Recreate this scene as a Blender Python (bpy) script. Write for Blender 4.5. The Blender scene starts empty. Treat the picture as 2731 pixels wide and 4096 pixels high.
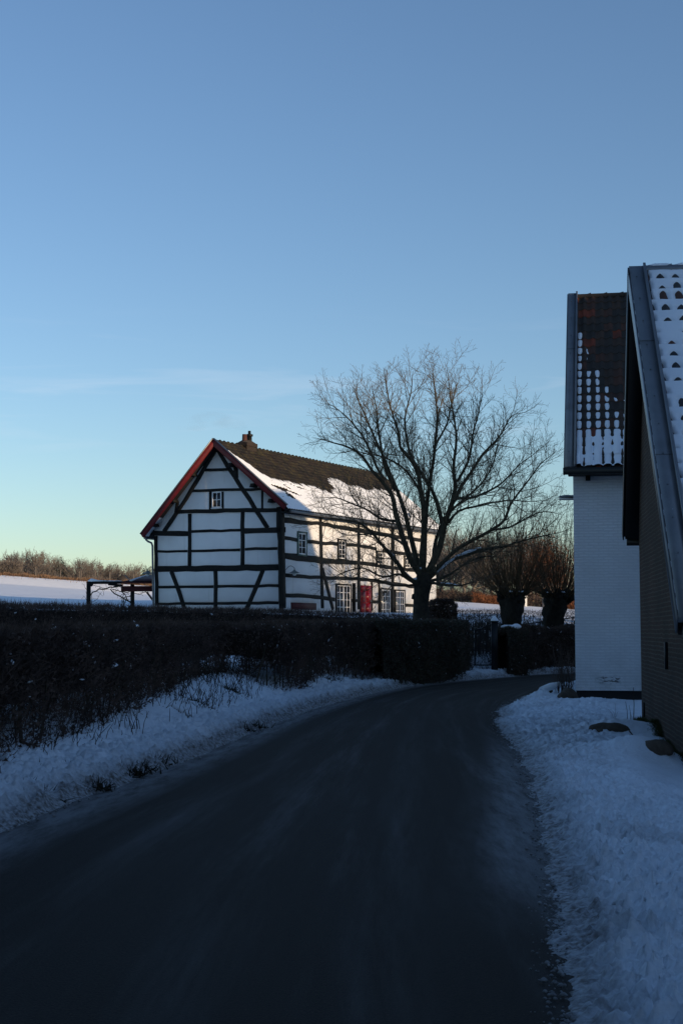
import bpy, bmesh, math, random
import numpy as np
from mathutils import Vector
R = math.radians
scene = bpy.context.scene
COL = scene.collection

# ------------------------------------------------------------------ camera
F = 5900.0; CH = 1.55; HZ = 2520.0
PITCH = math.atan((HZ - 2048) / F)
cd = bpy.data.cameras.new("camera"); cam = bpy.data.objects.new("camera", cd); COL.objects.link(cam)
cam.location = (0, 0, CH); cam.rotation_euler = (R(90) + PITCH, 0, 0)
cd.sensor_fit = 'VERTICAL'; cd.sensor_height = 36; cd.lens = F / 4096 * 36
cd.clip_start = .1; cd.clip_end = 9000
scene.camera = cam
# ------------------------------------------------------------------ light
SUN_EL, SUN_AZ = 9.0, 127.0
world = bpy.data.worlds.new("World"); scene.world = world; world.use_nodes = True
wn = world.node_tree.nodes; wl = world.node_tree.links
for n in list(wn): wn.remove(n)
wo = wn.new('ShaderNodeOutputWorld'); bg = wn.new('ShaderNodeBackground'); sky = wn.new('ShaderNodeTexSky')
sky.sky_type = 'NISHITA'; sky.sun_disc = False; sky.sun_elevation = R(SUN_EL); sky.sun_rotation = R(SUN_AZ)
sky.air_density = 1.0; sky.dust_density = 0.35; sky.ozone_density = 1.5; sky.altitude = 100
bg.inputs[1].default_value = 0.135
# thin cirrus streaks: noise laid out on the sky dome itself
geo = wn.new('ShaderNodeTexCoord'); sep = wn.new('ShaderNodeSeparateXYZ'); wl.new(geo.outputs['Generated'], sep.inputs[0])
mp = wn.new('ShaderNodeMapping'); mp.inputs['Rotation'].default_value = (0, R(3), 0); mp.inputs['Scale'].default_value = (3.0, 3.0, 34.0)
wl.new(geo.outputs['Generated'], mp.inputs[0])
nz = wn.new('ShaderNodeTexNoise'); nz.inputs['Scale'].default_value = 2.2; nz.inputs['Detail'].default_value = 7; nz.inputs['Distortion'].default_value = .7
wl.new(mp.outputs[0], nz.inputs['Vector'])
cr = wn.new('ShaderNodeMapRange'); cr.inputs[1].default_value = .54; cr.inputs[2].default_value = .78; wl.new(nz.outputs[0], cr.inputs[0])
b1 = wn.new('ShaderNodeMapRange'); b1.interpolation_type = 'SMOOTHSTEP'; b1.inputs[1].default_value = .09; b1.inputs[2].default_value = .15; wl.new(sep.outputs[2], b1.inputs[0])
b2 = wn.new('ShaderNodeMapRange'); b2.interpolation_type = 'SMOOTHSTEP'; b2.inputs[1].default_value = .22; b2.inputs[2].default_value = .16; wl.new(sep.outputs[2], b2.inputs[0])
m1 = wn.new('ShaderNodeMath'); m1.operation = 'MULTIPLY'; wl.new(b1.outputs[0], m1.inputs[0]); wl.new(b2.outputs[0], m1.inputs[1])
m2 = wn.new('ShaderNodeMath'); m2.operation = 'MULTIPLY'; wl.new(m1.outputs[0], m2.inputs[0]); wl.new(cr.outputs[0], m2.inputs[1])
m3 = wn.new('ShaderNodeMath'); m3.operation = 'MULTIPLY'; m3.inputs[1].default_value = .26; wl.new(m2.outputs[0], m3.inputs[0])
mx = wn.new('ShaderNodeMix'); mx.data_type = 'RGBA'; wl.new(m3.outputs[0], mx.inputs[0]); wbal = wn.new('ShaderNodeMix'); wbal.data_type = 'RGBA'; wbal.blend_type = 'MULTIPLY'; wbal.inputs[0].default_value = 1; wbal.inputs[7].default_value = (.725, .845, 1.045, 1)   # cool white balance
wl.new(sky.outputs[0], wbal.inputs[6]); wl.new(wbal.outputs[2], mx.inputs[6]); mx.inputs[7].default_value = (4.0, 4.5, 5.2, 1)
wl.new(mx.outputs[2], bg.inputs[0]); wl.new(bg.outputs[0], wo.inputs[0])
sd = bpy.data.lights.new("sun", 'SUN'); sd.energy = 3.4; sd.angle = R(.5); sd.color = (1, .74, .47)
sun = bpy.data.objects.new("sun", sd); COL.objects.link(sun)
sdir = Vector((math.cos(R(SUN_EL)) * math.sin(R(SUN_AZ)), math.cos(R(SUN_EL)) * math.cos(R(SUN_AZ)), math.sin(R(SUN_EL))))
sun.rotation_euler = sdir.to_track_quat('Z', 'Y').to_euler(); sun.location = (30, -20, 30)
vs = scene.view_settings; vs.view_transform = 'Standard'; vs.look = 'None'; vs.gamma = 1; vs.use_curve_mapping = False
vs.exposure = 0.38
scene.cycles.max_bounces = 6

# ------------------------------------------------------------------ projection helpers
ct, st = math.cos(PITCH), math.sin(PITCH)
CAM = np.array([0, 0, CH])
def ray(u, v):
    x = (u - 1365.5) / F; y = (2048 - v) / F
    return np.array([x, ct - y * st, st + y * ct])
def atY(u, v, Y):
    d = ray(u, v); return CAM + d * (Y / d[1])
def atZ(u, v, z):
    d = ray(u, v); return CAM + d * ((z - CH) / d[2])
def hit(u, v, P0, n):
    d = ray(u, v); return CAM + d * (np.dot(P0 - CAM, n) / np.dot(d, n))

# ------------------------------------------------------------------ noise
def _h(i, j, s):
    n = (i.astype(np.int64) * 374761393 + j.astype(np.int64) * 668265263 + s * 982451653) & 0x7fffffff
    n = ((n ^ (n >> 13)) * 1274126177) & 0x7fffffff
    return ((n ^ (n >> 16)) & 0xffff) / 65535.0
def vn(x, y, s=0):
    x = np.asarray(x, float); y = np.asarray(y, float)
    i = np.floor(x); j = np.floor(y); fx = x - i; fy = y - j
    fx = fx * fx * (3 - 2 * fx); fy = fy * fy * (3 - 2 * fy)
    return ((_h(i, j, s) * (1 - fx) + _h(i + 1, j, s) * fx) * (1 - fy) + (_h(i, j + 1, s) * (1 - fx) + _h(i + 1, j + 1, s) * fx) * fy) * 2 - 1
def fbm(x, y, s=0, o=4, g=.5):
    t = 0; a = 1; f = 1; w = 0
    for k in range(o):
        c_, s_ = math.cos(.6 + k * 1.1), math.sin(.6 + k * 1.1)
        t = t + a * vn((x * c_ - y * s_) * f + k * 17.3, (x * s_ + y * c_) * f + k * 9.1, s + k); w += a; a *= g; f *= 2.03
    return t / w
def sm(x, a, b):
    t = np.clip((np.asarray(x, float) - a) / (b - a), 0, 1); return t * t * (3 - 2 * t)

# ------------------------------------------------------------------ objects
def wloc(o):
    l = Vector((0, 0, 0))
    while o: l += o.location; o = o.parent
    return np.array(l)
def tag(o, label=None, cat=None, group=None, kind=None):
    if label: o['label'] = label
    if cat: o['category'] = cat
    if group: o['group'] = group
    if kind: o['kind'] = kind
    return o
def empty(name, loc, label, cat, group=None):
    o = bpy.data.objects.new(name, None); COL.objects.link(o); o.location = loc; o.empty_display_size = .3
    return tag(o, label, cat, group)
def mk(name, V, Fs, mat, parent=None, uv=None, smooth=False, attr=None):
    """V (n,3) world coords; Fs list of face arrays; one mesh object"""
    V = np.asarray(V, float)
    if parent is not None: V = V - wloc(parent)
    me = bpy.data.meshes.new(name)
    if isinstance(Fs, np.ndarray): Fs = [Fs]
    Fs = [np.asarray(f, dtype=np.int32) for f in Fs if len(f)]
    loops = np.concatenate([f.ravel() for f in Fs]); tot = np.concatenate([np.full(len(f), f.shape[1], np.int32) for f in Fs])
    me.vertices.add(len(V)); me.vertices.foreach_set('co', V.ravel())
    me.loops.add(len(loops)); me.loops.foreach_set('vertex_index', loops)
    me.polygons.add(len(tot)); st_ = np.zeros(len(tot), np.int32); st_[1:] = np.cumsum(tot)[:-1]
    me.polygons.foreach_set('loop_start', st_); me.polygons.foreach_set('loop_total', tot)
    if smooth: me.polygons.foreach_set('use_smooth', np.ones(len(tot), bool))
    if uv is not None:
        l = me.uv_layers.new(name='UVMap'); l.data.foreach_set('uv', np.asarray(uv, float)[loops].ravel())
    if attr is not None:
        a = me.attributes.new('mask', 'FLOAT', 'POINT'); a.data.foreach_set('value', np.asarray(attr, float).ravel())
    me.update(calc_edges=True); me.validate()
    me.materials.append(mat)
    o = bpy.data.objects.new(name, me); COL.objects.link(o)
    if parent is not None: o.parent = parent
    return o
class MB:
    def __init__(s): s.V = []; s.F4 = []; s.F3 = []; s.n = 0
    def add(s, V, F4=None, F3=None):
        V = np.asarray(V, float); s.V.append(V)
        if F4 is not None and len(F4): s.F4.append(np.asarray(F4) + s.n)
        if F3 is not None and len(F3): s.F3.append(np.asarray(F3) + s.n)
        s.n += len(V)
    def box(s, c, ax, ay, az):
        """centre and three half-axis vectors"""
        c, ax, ay, az = [np.asarray(q, float) for q in (c, ax, ay, az)]
        V = [c + i * ax + j * ay + k * az for k in (-1, 1) for j in (-1, 1) for i in (-1, 1)]
        s.add(V, [[0, 2, 3, 1], [4, 5, 7, 6], [0, 1, 5, 4], [2, 6, 7, 3], [0, 4, 6, 2], [1, 3, 7, 5]])
    def beam(s, pts, w, N, proud, depth=.03, seed=0, jit=.06):
        """flat timber following points on a wall plane with outward normal N"""
        pts = [np.asarray(p, float) for p in pts]; N = np.asarray(N, float); rg = np.random.RandomState(seed)
        ws = w if isinstance(w, (list, tuple)) else [w] * len(pts)
        P = [pts[0]]; W = [ws[0]]
        for i in range(1, len(pts)):
            k = max(1, int(np.linalg.norm(pts[i] - pts[i - 1]) / .5))
            for q in range(1, k + 1):
                t = q / k; P.append(pts[i - 1] * (1 - t) + pts[i] * t); W.append(ws[i - 1] * (1 - t) + ws[i] * t)
        V = []; n = len(P)
        for i in range(n):
            t = P[min(i + 1, n - 1)] - P[max(i - 1, 0)]; t /= np.linalg.norm(t); sd_ = np.cross(N, t)
            a = W[i] / 2 * (1 + jit * rg.randn()); b = W[i] / 2 * (1 + jit * rg.randn()); e = .008
            P[i] = P[i] + sd_ * (rg.randn() * .012 * (0 < i < n - 1))
            V += [P[i] - sd_ * a - N * depth, P[i] - sd_ * a + N * (proud - e), P[i] - sd_ * (a - e) + N * proud,
                  P[i] + sd_ * (b - e) + N * proud, P[i] + sd_ * b + N * (proud - e), P[i] + sd_ * b - N * depth]
        Fq = []
        for i in range(n - 1):
            for k in range(6): Fq.append([i * 6 + k, i * 6 + (k + 1) % 6, i * 6 + 6 + (k + 1) % 6, i * 6 + 6 + k])
        Fq.append([3, 2, 1, 0]); Fq.append([5, 4, 3, 0]); o = (n - 1) * 6
        Fq.append([o, o + 1, o + 2, o + 3]); Fq.append([o, o + 3, o + 4, o + 5])
        s.add(V, Fq)
    def tube(s, pts, rad, sides=5, cap=True):
        pts = np.asarray(pts, float); n = len(pts)
        rad = np.asarray(rad if np.ndim(rad) else [rad] * n, float)
        t = np.gradient(pts, axis=0); t /= (np.linalg.norm(t, axis=1)[:, None] + 1e-9)
        m = t.mean(0); up = np.array([0, 0, 1.]) if abs(m[2]) < .8 * np.linalg.norm(m) + 1e-6 else np.array([1., 0, 0])
        a = np.cross(t, up); a /= (np.linalg.norm(a, axis=1)[:, None] + 1e-9); b = np.cross(t, a)
        an = np.arange(sides) * 2 * math.pi / sides
        V = (pts[:, None, :] + rad[:, None, None] * (np.cos(an)[None, :, None] * a[:, None, :] + np.sin(an)[None, :, None] * b[:, None, :])).reshape(-1, 3)
        i = np.arange(n - 1)[:, None] * sides; k = np.arange(sides)[None, :]; k2 = (k + 1) % sides
        Fq = np.stack([i + k, i + k2, i + sides + k2, i + sides + k], -1).reshape(-1, 4)
        s.add(V, Fq)
        if cap and sides >= 4:
            for base, c in ((0, pts[0]), ((n - 1) * sides, pts[-1])):
                s.add(np.vstack([V[base:base + sides], c]), None, [[j, (j + 1) % sides, sides] for j in range(sides)])
    def lathe(s, c, prof, sides=12):
        c = np.asarray(c, float); an = np.arange(sides) * 2 * math.pi / sides
        V = np.array([[c[0] + r * math.cos(a), c[1] + r * math.sin(a), c[2] + z] for r, z in prof for a in an])
        Fq = [[i * sides + k, i * sides + (k + 1) % sides, (i + 1) * sides + (k + 1) % sides, (i + 1) * sides + k] for i in range(len(prof) - 1) for k in range(sides)]
        s.add(V, Fq)
    def spikes(s, P, D, L, W, rg):
        """many thin twigs, one triangle each"""
        n = len(P); D = D / np.linalg.norm(D, axis=1)[:, None]
        q = rg.randn(n, 3); sd_ = np.cross(D, q); sd_ /= np.linalg.norm(sd_, axis=1)[:, None] + 1e-9
        V = np.stack([P - sd_ * W[:, None] / 2, P + sd_ * W[:, None] / 2, P + D * L[:, None]], 1).reshape(-1, 3)
        s.add(V, None, np.arange(3 * n).reshape(-1, 3))
    def build(s, name, mat, parent=None, smooth=False):
        Fs = []
        if s.F4: Fs.append(np.concatenate(s.F4))
        if s.F3: Fs.append(np.concatenate(s.F3))
        return mk(name, np.concatenate(s.V), Fs, mat, parent, smooth=smooth)
def grid(nu, nv):
    i = np.arange(nu - 1)[:, None] * nv; j = np.arange(nv - 1)[None, :]
    return np.stack([i + j, i + j + nv, i + j + nv + 1, i + j + 1], -1).reshape(-1, 4)

# ------------------------------------------------------------------ materials
def nm(name):
    m = bpy.data.materials.new(name); m.use_nodes = True
    nt = m.node_tree; b = nt.nodes['Principled BSDF']; return m, nt, b
def N(nt, t, **kw):
    n = nt.nodes.new('ShaderNode' + t)
    for k, v in kw.items():
        if k.startswith('i_'): n.inputs[int(k[2:])].default_value = v
        else: setattr(n, k, v)
    return n
def ramp(nt, src, cols):
    r = N(nt, 'ValToRGB'); nt.links.new(src, r.inputs[0]); e = r.color_ramp.elements
    while len(e) < len(cols): e.new(.5)
    for k, (p, c) in enumerate(cols): e[k].position = p; e[k].color = (*c, 1)
    return r.outputs[0]
def noise(nt, scale, detail=4, coord='Object', vec=None, rough=.55, stretch=None):
    n = N(nt, 'TexNoise'); n.inputs['Scale'].default_value = scale; n.inputs['Detail'].default_value = detail; n.inputs['Roughness'].default_value = rough
    if vec is None:
        tc = N(nt, 'TexCoord'); vec = tc.outputs[coord]
    if stretch:
        mp_ = N(nt, 'Mapping'); mp_.inputs['Scale'].default_value = stretch; nt.links.new(vec, mp_.inputs[0]); vec = mp_.outputs[0]
    nt.links.new(vec, n.inputs['Vector']); return n.outputs[0]
def mixc(nt, f, a, b):
    m = N(nt, 'Mix', data_type='RGBA')
    for s, q in ((0, f), (6, a), (7, b)):
        if isinstance(q, (int, float)): m.inputs[s].default_value = q
        elif isinstance(q, tuple): m.inputs[s].default_value = (*q, 1)
        else: nt.links.new(q, m.inputs[s])
    return m.outputs[2]
def mapr(nt, src, a, b, c=0., d=1.):
    m = N(nt, 'MapRange'); nt.links.new(src, m.inputs[0])
    for k, q in enumerate((a, b, c, d)): m.inputs[k + 1].default_value = q
    return m.outputs[0]
def bump(nt, b, h, strength=.5, dist=.02, prev=None):
    n = N(nt, 'Bump'); n.inputs['Strength'].default_value = strength; n.inputs['Distance'].default_value = dist
    nt.links.new(h, n.inputs['Height'])
    if prev: nt.links.new(prev, n.inputs['Normal'])
    nt.links.new(n.outputs[0], b.inputs['Normal']); return n.outputs[0]
def simple(name, c1, c2, scale=3, rough=.8, bstr=.3, bdist=.01, bscale=None, stretch=None, metal=0, spec=.3):
    m, nt, b = nm(name)
    f = noise(nt, scale, 5, stretch=stretch)
    nt.links.new(ramp(nt, f, [(.3, c1), (.7, c2)]), b.inputs['Base Color'])
    b.inputs['Roughness'].default_value = rough; b.inputs['Metallic'].default_value = metal
    b.inputs['Specular IOR Level'].default_value = spec
    if bstr: bump(nt, b, noise(nt, bscale or scale * 8, 4, stretch=stretch), bstr, bdist)
    return m

M = {}
# snow, darkened where the mesh's mask holds plough grit and painted pit shade
def snow_mat(name, dirty):
    m, nt, b = nm(name)
    f = noise(nt, 1.7, 6)
    c = ramp(nt, f, [(.3, (.66, .73, .80)), (.7, (.76, .82, .88))] if dirty else [(.3, (.78, .82, .87)), (.7, (.84, .87, .91))])
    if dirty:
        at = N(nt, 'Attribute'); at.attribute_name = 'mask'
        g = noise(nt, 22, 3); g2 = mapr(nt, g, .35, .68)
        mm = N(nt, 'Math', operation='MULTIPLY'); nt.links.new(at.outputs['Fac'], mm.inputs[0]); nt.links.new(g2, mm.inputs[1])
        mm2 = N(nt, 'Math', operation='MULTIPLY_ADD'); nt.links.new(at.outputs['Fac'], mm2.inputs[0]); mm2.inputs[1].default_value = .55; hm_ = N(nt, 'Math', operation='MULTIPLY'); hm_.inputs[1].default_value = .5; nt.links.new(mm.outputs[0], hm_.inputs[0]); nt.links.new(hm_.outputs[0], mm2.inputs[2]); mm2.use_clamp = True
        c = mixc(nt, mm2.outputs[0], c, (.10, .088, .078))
    nt.links.new(c, b.inputs['Base Color']); b.inputs['Roughness'].default_value = .75; b.inputs['Specular IOR Level'].default_value = .25
    bump(nt, b, noise(nt, 38 if dirty else 6, 4), .55 if dirty else .35, .02)
    return m
M['snow'] = snow_mat('snow_surface', False); M['dirtysnow'] = snow_mat('ploughed_snow', True)
# asphalt: UV u = metres along, v = metres across
m, nt, b = nm('asphalt'); tc = N(nt, 'TexCoord'); uvv = tc.outputs['UV']
sp = N(nt, 'SeparateXYZ'); nt.links.new(uvv, sp.inputs[0])
streak = noise(nt, 1.0, 10, vec=uvv, stretch=(.22, 1.5, 1), rough=.72); patch = noise(nt, .35, 5, vec=uvv, stretch=(.6, 1.2, 1)); grit = noise(nt, 90, 3)
fr = mapr(nt, streak, .50, .68); fr2 = mapr(nt, patch, .42, .66)
mu = N(nt, 'Math', operation='MULTIPLY'); nt.links.new(fr, mu.inputs[0]); nt.links.new(fr2, mu.inputs[1])
lf = mapr(nt, sp.outputs[1], 1.15, .30); rn = noise(nt, 1.8, 9, vec=uvv, stretch=(.7, 1.8, 1), rough=.72); lfm = N(nt, 'Math', operation='MULTIPLY'); nt.links.new(lf, lfm.inputs[0]); nt.links.new(mapr(nt, rn, .3, .6), lfm.inputs[1])
at = N(nt, 'Attribute'); at.attribute_name = 'mask'
rm = N(nt, 'Math', operation='MULTIPLY'); nt.links.new(at.outputs['Fac'], rm.inputs[0]); nt.links.new(mapr(nt, rn, .25, .62), rm.inputs[1])
mx1 = N(nt, 'Math', operation='MAXIMUM'); nt.links.new(lfm.outputs[0], mx1.inputs[0]); nt.links.new(rm.outputs[0], mx1.inputs[1])
bn = N(nt, 'Math', operation='MULTIPLY_ADD'); nt.links.new(sp.outputs[1], bn.inputs[0]); bn.inputs[1].default_value = 3.4; bn.inputs[2].default_value = -.9
bc = N(nt, 'Math', operation='COSINE'); nt.links.new(bn.outputs[0], bc.inputs[0])   # frost left between the wheel tracks
bm_ = N(nt, 'Math', operation='MULTIPLY'); nt.links.new(mapr(nt, bc.outputs[0], -.3, 1.0, .15, 1), bm_.inputs[0]); nt.links.new(mapr(nt, streak, .40, .68), bm_.inputs[1])
ma_ = N(nt, 'Math', operation='MULTIPLY_ADD'); nt.links.new(bm_.outputs[0], ma_.inputs[0]); ma_.inputs[1].default_value = .9; nt.links.new(mu.outputs[0], ma_.inputs[2])
sc_ = N(nt, 'Math', operation='MULTIPLY_ADD'); nt.links.new(ma_.outputs[0], sc_.inputs[0]); sc_.inputs[1].default_value = .20; nt.links.new(mx1.outputs[0], sc_.inputs[2]); sc_.use_clamp = True
basec = ramp(nt, grit, [(.25, (.008, .0055, .0038)), (.70, (.027, .020, .0145)), (.8, (.09, .085, .08))])
c = mixc(nt, sc_.outputs[0], basec, (.19, .20, .21))
nt.links.new(c, b.inputs['Base Color']); b.inputs['Roughness'].default_value = .8; b.inputs['Specular IOR Level'].default_value = .18
bump(nt, b, grit, .8, .008); M['asphalt'] = m
# plaster
m, nt, b = nm('white_plaster')
f = noise(nt, .9, 6); nt.links.new(ramp(nt, f, [(.25, (.68, .68, .68)), (.75, (.77, .77, .76))]), b.inputs['Base Color'])
b.inputs['Roughness'].default_value = .85; bump(nt, b, noise(nt, 5, 6), .35, .02); M['plaster'] = m
m, nt, b = nm('white_plaster'); f = noise(nt, .9, 6); c = ramp(nt, f, [(.25, (.66, .66, .655)), (.75, (.76, .76, .75))])
st_n = noise(nt, 1.0, 6, stretch=(5, 5, .35), rough=.6); c = mixc(nt, mapr(nt, st_n, .60, .80, 0, .5), c, (.42, .38, .34))
nt.links.new(c, b.inputs['Base Color']); b.inputs['Roughness'].default_value = .85; bump(nt, b, noise(nt, 3, 7), .6, .04); M['plaster'] = m
M['timber'] = simple('black_timber', (.004, .0045, .0045), (.011, .011, .010), 6, .7, .5, .01, 40, spec=.2)
M['red'] = simple('red_paint', (.10, .009, .010), (.15, .013, .013), 4, .5, .2, .004, 30)
M['reddoor'] = simple('red_gloss_door', (.13, .0015, .004), (.18, .003, .006), 3, .25, .1, .003, 20)
M['darkred'] = simple('dark_red_board', (.045, .006, .006), (.07, .010, .010), 4, .6, .2, .004, 30)
M['whitewood'] = simple('white_wood', (.70, .70, .69), (.78, .78, .77), 4, .45, .1, .002, 30)
M['greenwood'] = simple('green_wood', (.05, .09, .075), (.07, .115, .095), 4, .5, .1, .002, 30)
M['blackmetal'] = simple('black_metal', (.008, .010, .011), (.014, .016, .018), 5, .45, .1, .002, 40)
M['zinc'] = simple('zinc_flashing', (.17, .18, .195), (.23, .24, .255), 2.2, .42, .15, .004, 9, metal=.55)
M['greymetal'] = simple('grey_metal', (.10, .11, .12), (.16, .17, .18), 3, .4, .1, .002, 40, metal=.5)
M['enamel'] = simple('lamp_enamel', (.10, .13, .13), (.14, .17, .17), 5, .35, 0)
M['bulb'] = simple('milky_glass', (.5, .5, .48), (.55, .55, .52), 5, .2, 0)
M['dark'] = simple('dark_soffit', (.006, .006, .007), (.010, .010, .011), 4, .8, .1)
M['plinth'] = simple('black_tar_plinth', (.006, .006, .007), (.012, .012, .012), 4, .6, .3, .01, 20)
m, nt, b = nm('window_glass'); b.inputs['Base Color'].default_value = (.012, .014, .016, 1); b.inputs['Roughness'].default_value = .06; b.inputs['Specular IOR Level'].default_value = .7
bump(nt, b, noise(nt, 2.5, 2), .08, .02); M['glass'] = m
M['curtain'] = simple('net_curtain', (.30, .31, .30), (.42, .43, .42), 9, .9, .2)
M['grit'] = simple('dirty_slush', (.10, .10, .10), (.34, .36, .38), 14, .8, .4)
M['bark'] = simple('tree_bark', (.030, .025, .016), (.085, .072, .044), 7, .9, .7, .02, 30)
M['darkbark'] = simple('old_bark', (.016, .014, .011), (.048, .042, .030), 7, .95, .9, .03, 26)
M['twig'] = simple('tree_twigs', (.085, .066, .043), (.14, .11, .068), 2, .85, 0)
M['willowbark'] = simple('willow_bark', (.010, .009, .007), (.030, .026, .020), 7, .95, .9, .04, 20)
M['willow'] = simple('willow_shoots', (.08, .052, .026), (.15, .10, .05), 1.5, .8, 0)
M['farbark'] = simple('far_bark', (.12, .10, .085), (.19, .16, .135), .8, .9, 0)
M['rustleaf'] = simple('rust_leaves', (.13, .045, .02), (.2, .08, .035), .8, .9, 0)
M['bracken'] = simple('dry_bracken', (.17, .095, .055), (.27, .17, .10), .25, .9, 0)
M['hedge'] = simple('hedge_twigs', (.045, .035, .030), (.15, .105, .085), 2.2, .9, 0, spec=.1)
M['hedgegreen'] = simple('hedge_leaves', (.035, .040, .030), (.095, .09, .065), 1.6, .85, 0, spec=.15)
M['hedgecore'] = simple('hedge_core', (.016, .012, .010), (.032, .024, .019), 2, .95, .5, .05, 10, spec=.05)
M['conifer'] = simple('conifer_needles', (.02, .028, .02), (.045, .055, .035), .6, .9, 0)
M['grass'] = simple('dry_grass', (.016, .012, .008), (.045, .034, .022), 3, .9, 0)
M['darkgrass'] = simple('dark_grass', (.012, .013, .008), (.03, .03, .018), 3, .9, 0)
M['moss'] = simple('moss', (.02, .03, .01), (.06, .07, .02), 6, .95, .5)
M['stone'] = simple('field_stone', (.055, .042, .032), (.10, .08, .06), 5, .9, .6, .03, 18)
M['clay'] = simple('chimney_clay', (.07, .025, .018), (.10, .04, .03), 6, .7, .1)
M['picket'] = simple('picket_wood', (.02, .018, .016), (.04, .035, .03), 5, .9, .3, .005, 40)
def brick_mat(name, c1, c2, cm, bw=.21, rh=.0625, mort=.011, wob=.012, bstr=.8, white=False, stain=False):
    m, nt, b = nm(name); tc = N(nt, 'TexCoord'); uvv = tc.outputs['UV']
    wn_ = N(nt, 'TexNoise'); wn_.inputs['Scale'].default_value = 3.2; wn_.inputs['Detail'].default_value = 4; nt.links.new(uvv, wn_.inputs['Vector'])
    sb = N(nt, 'VectorMath', operation='SUBTRACT'); sb.inputs[1].default_value = (.5, .5, .5); nt.links.new(wn_.outputs['Color'], sb.inputs[0])
    ms = N(nt, 'VectorMath', operation='SCALE'); ms.inputs['Scale'].default_value = wob * 4; nt.links.new(sb.outputs[0], ms.inputs[0])
    ad = N(nt, 'VectorMath', operation='ADD'); nt.links.new(uvv, ad.inputs[0]); nt.links.new(ms.outputs[0], ad.inputs[1])
    br = N(nt, 'TexBrick'); nt.links.new(ad.outputs[0], br.inputs['Vector'])
    br.inputs['Scale'].default_value = 1; br.inputs['Brick Width'].default_value = bw; br.inputs['Row Height'].default_value = rh
    br.inputs['Mortar Size'].default_value = mort; br.inputs['Mortar Smooth'].default_value = .3; br.inputs['Bias'].default_value = 0
    br.inputs['Color1'].default_value = (*c1, 1); br.inputs['Color2'].default_value = (*c2, 1); br.inputs['Mortar'].default_value = (*cm, 1)
    var = noise(nt, 1.1, 6, vec=uvv); c = br.outputs['Color']
    c = mixc(nt, mapr(nt, var, .35, .7, 0, .6), c, (c1[0] * .6, c1[1] * .62, c1[2] * .62) if not white else (.68, .68, .68))
    if stain:
        s2 = N(nt, 'SeparateXYZ'); nt.links.new(uvv, s2.inputs[0])
        # paint flaked off the bricks in a patch low on the wall
        def band(o, a, b_, c_, d_):
            p = mapr(nt, o, a, b_); q = mapr(nt, o, d_, c_); mm = N(nt, 'Math', operation='MULTIPLY'); nt.links.new(p, mm.inputs[0]); nt.links.new(q, mm.inputs[1]); return mm.outputs[0]
        bx_ = band(s2.outputs[0], .38, .6, .85, 1.08); by_ = band(s2.outputs[1], .12, .2, .27, .33)
        m_ = N(nt, 'Math', operation='MULTIPLY'); nt.links.new(bx_, m_.inputs[0]); nt.links.new(by_, m_.inputs[1])
        fl = noise(nt, 9, 6, vec=uvv, stretch=(.7, 3, 1), rough=.7); f2 = N(nt, 'Math', operation='MULTIPLY'); nt.links.new(m_.outputs[0], f2.inputs[0]); nt.links.new(mapr(nt, fl, .5, .56), f2.inputs[1])
        c = mixc(nt, f2.outputs[0], c, (.07, .06, .05))
    s3 = N(nt, 'SeparateXYZ'); nt.links.new(uvv, s3.inputs[0]); gr = noise(nt, 2.5, 7, vec=uvv, rough=.65)
    ml = N(nt, 'Math', operation='MULTIPLY'); nt.links.new(mapr(nt, s3.outputs[1], 2.0 if not white else .9, .7 if not white else .05), ml.inputs[0]); nt.links.new(mapr(nt, gr, .38, .7, 0, .75 if not white else .45), ml.inputs[1])
    c = mixc(nt, ml.outputs[0], c, (.028, .026, .018) if not white else (.30, .31, .27))
    nt.links.new(c, b.inputs['Base Color']); b.inputs['Roughness'].default_value = .85; b.inputs['Specular IOR Level'].default_value = .2
    inv = N(nt, 'Math', operation='SUBTRACT'); inv.inputs[0].default_value = 1; nt.links.new(br.outputs['Fac'], inv.inputs[1])
    n1 = bump(nt, b, inv.outputs[0], bstr, .02)
    bump(nt, b, noise(nt, 14, 5, vec=uvv), .4, .006, n1)
    return m
M['brick'] = brick_mat('dark_brick', (.036, .017, .010), (.065, .031, .018), (.10, .088, .068), mort=.009)
M['whitebrick'] = brick_mat('whitewashed_brick', (.84, .85, .86), (.80, .81, .82), (.74, .75, .76), mort=.012, white=True, stain=True, bstr=1.0)
M['chimbrick'] = brick_mat('chimney_brick', (.04, .020, .015), (.032, .022, .018), (.07, .065, .058), mort=.012)
def tile_mat(name, cols, moss=0.):
    m, nt, b = nm(name); tc = N(nt, 'TexCoord')
    fl = N(nt, 'VectorMath', operation='FLOOR'); nt.links.new(tc.outputs['UV'], fl.inputs[0])
    wn_ = N(nt, 'TexWhiteNoise', noise_dimensions='2D'); nt.links.new(fl.outputs[0], wn_.inputs['Vector'])
    r = N(nt, 'ValToRGB'); r.color_ramp.interpolation = 'CONSTANT'; nt.links.new(wn_.outputs['Value'], r.inputs[0]); e = r.color_ramp.elements
    while len(e) < len(cols): e.new(.5)
    for k, (p, c) in enumerate(cols): e[k].position = p; e[k].color = (*c, 1)
    c = mixc(nt, mapr(nt, noise(nt, 3, 6), .4, .7, 0, .6), r.outputs[0], (.028, .026, .023))
    if moss: c = mixc(nt, mapr(nt, noise(nt, 2.2, 7, rough=.7), .5, .62, 0, moss), c, (.10, .085, .03))
    nt.links.new(c, b.inputs['Base Color']); b.inputs['Roughness'].default_value = .75; b.inputs['Specular IOR Level'].default_value = .25
    bump(nt, b, noise(nt, 25, 4), .4, .01); return m
M['tile'] = tile_mat('clay_pantile', [(0, (.038, .032, .028)), (.34, (.060, .038, .028)), (.60, (.080, .038, .026)), (.74, (.042, .034, .029)), (.90, (.18, .042, .022))])
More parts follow.
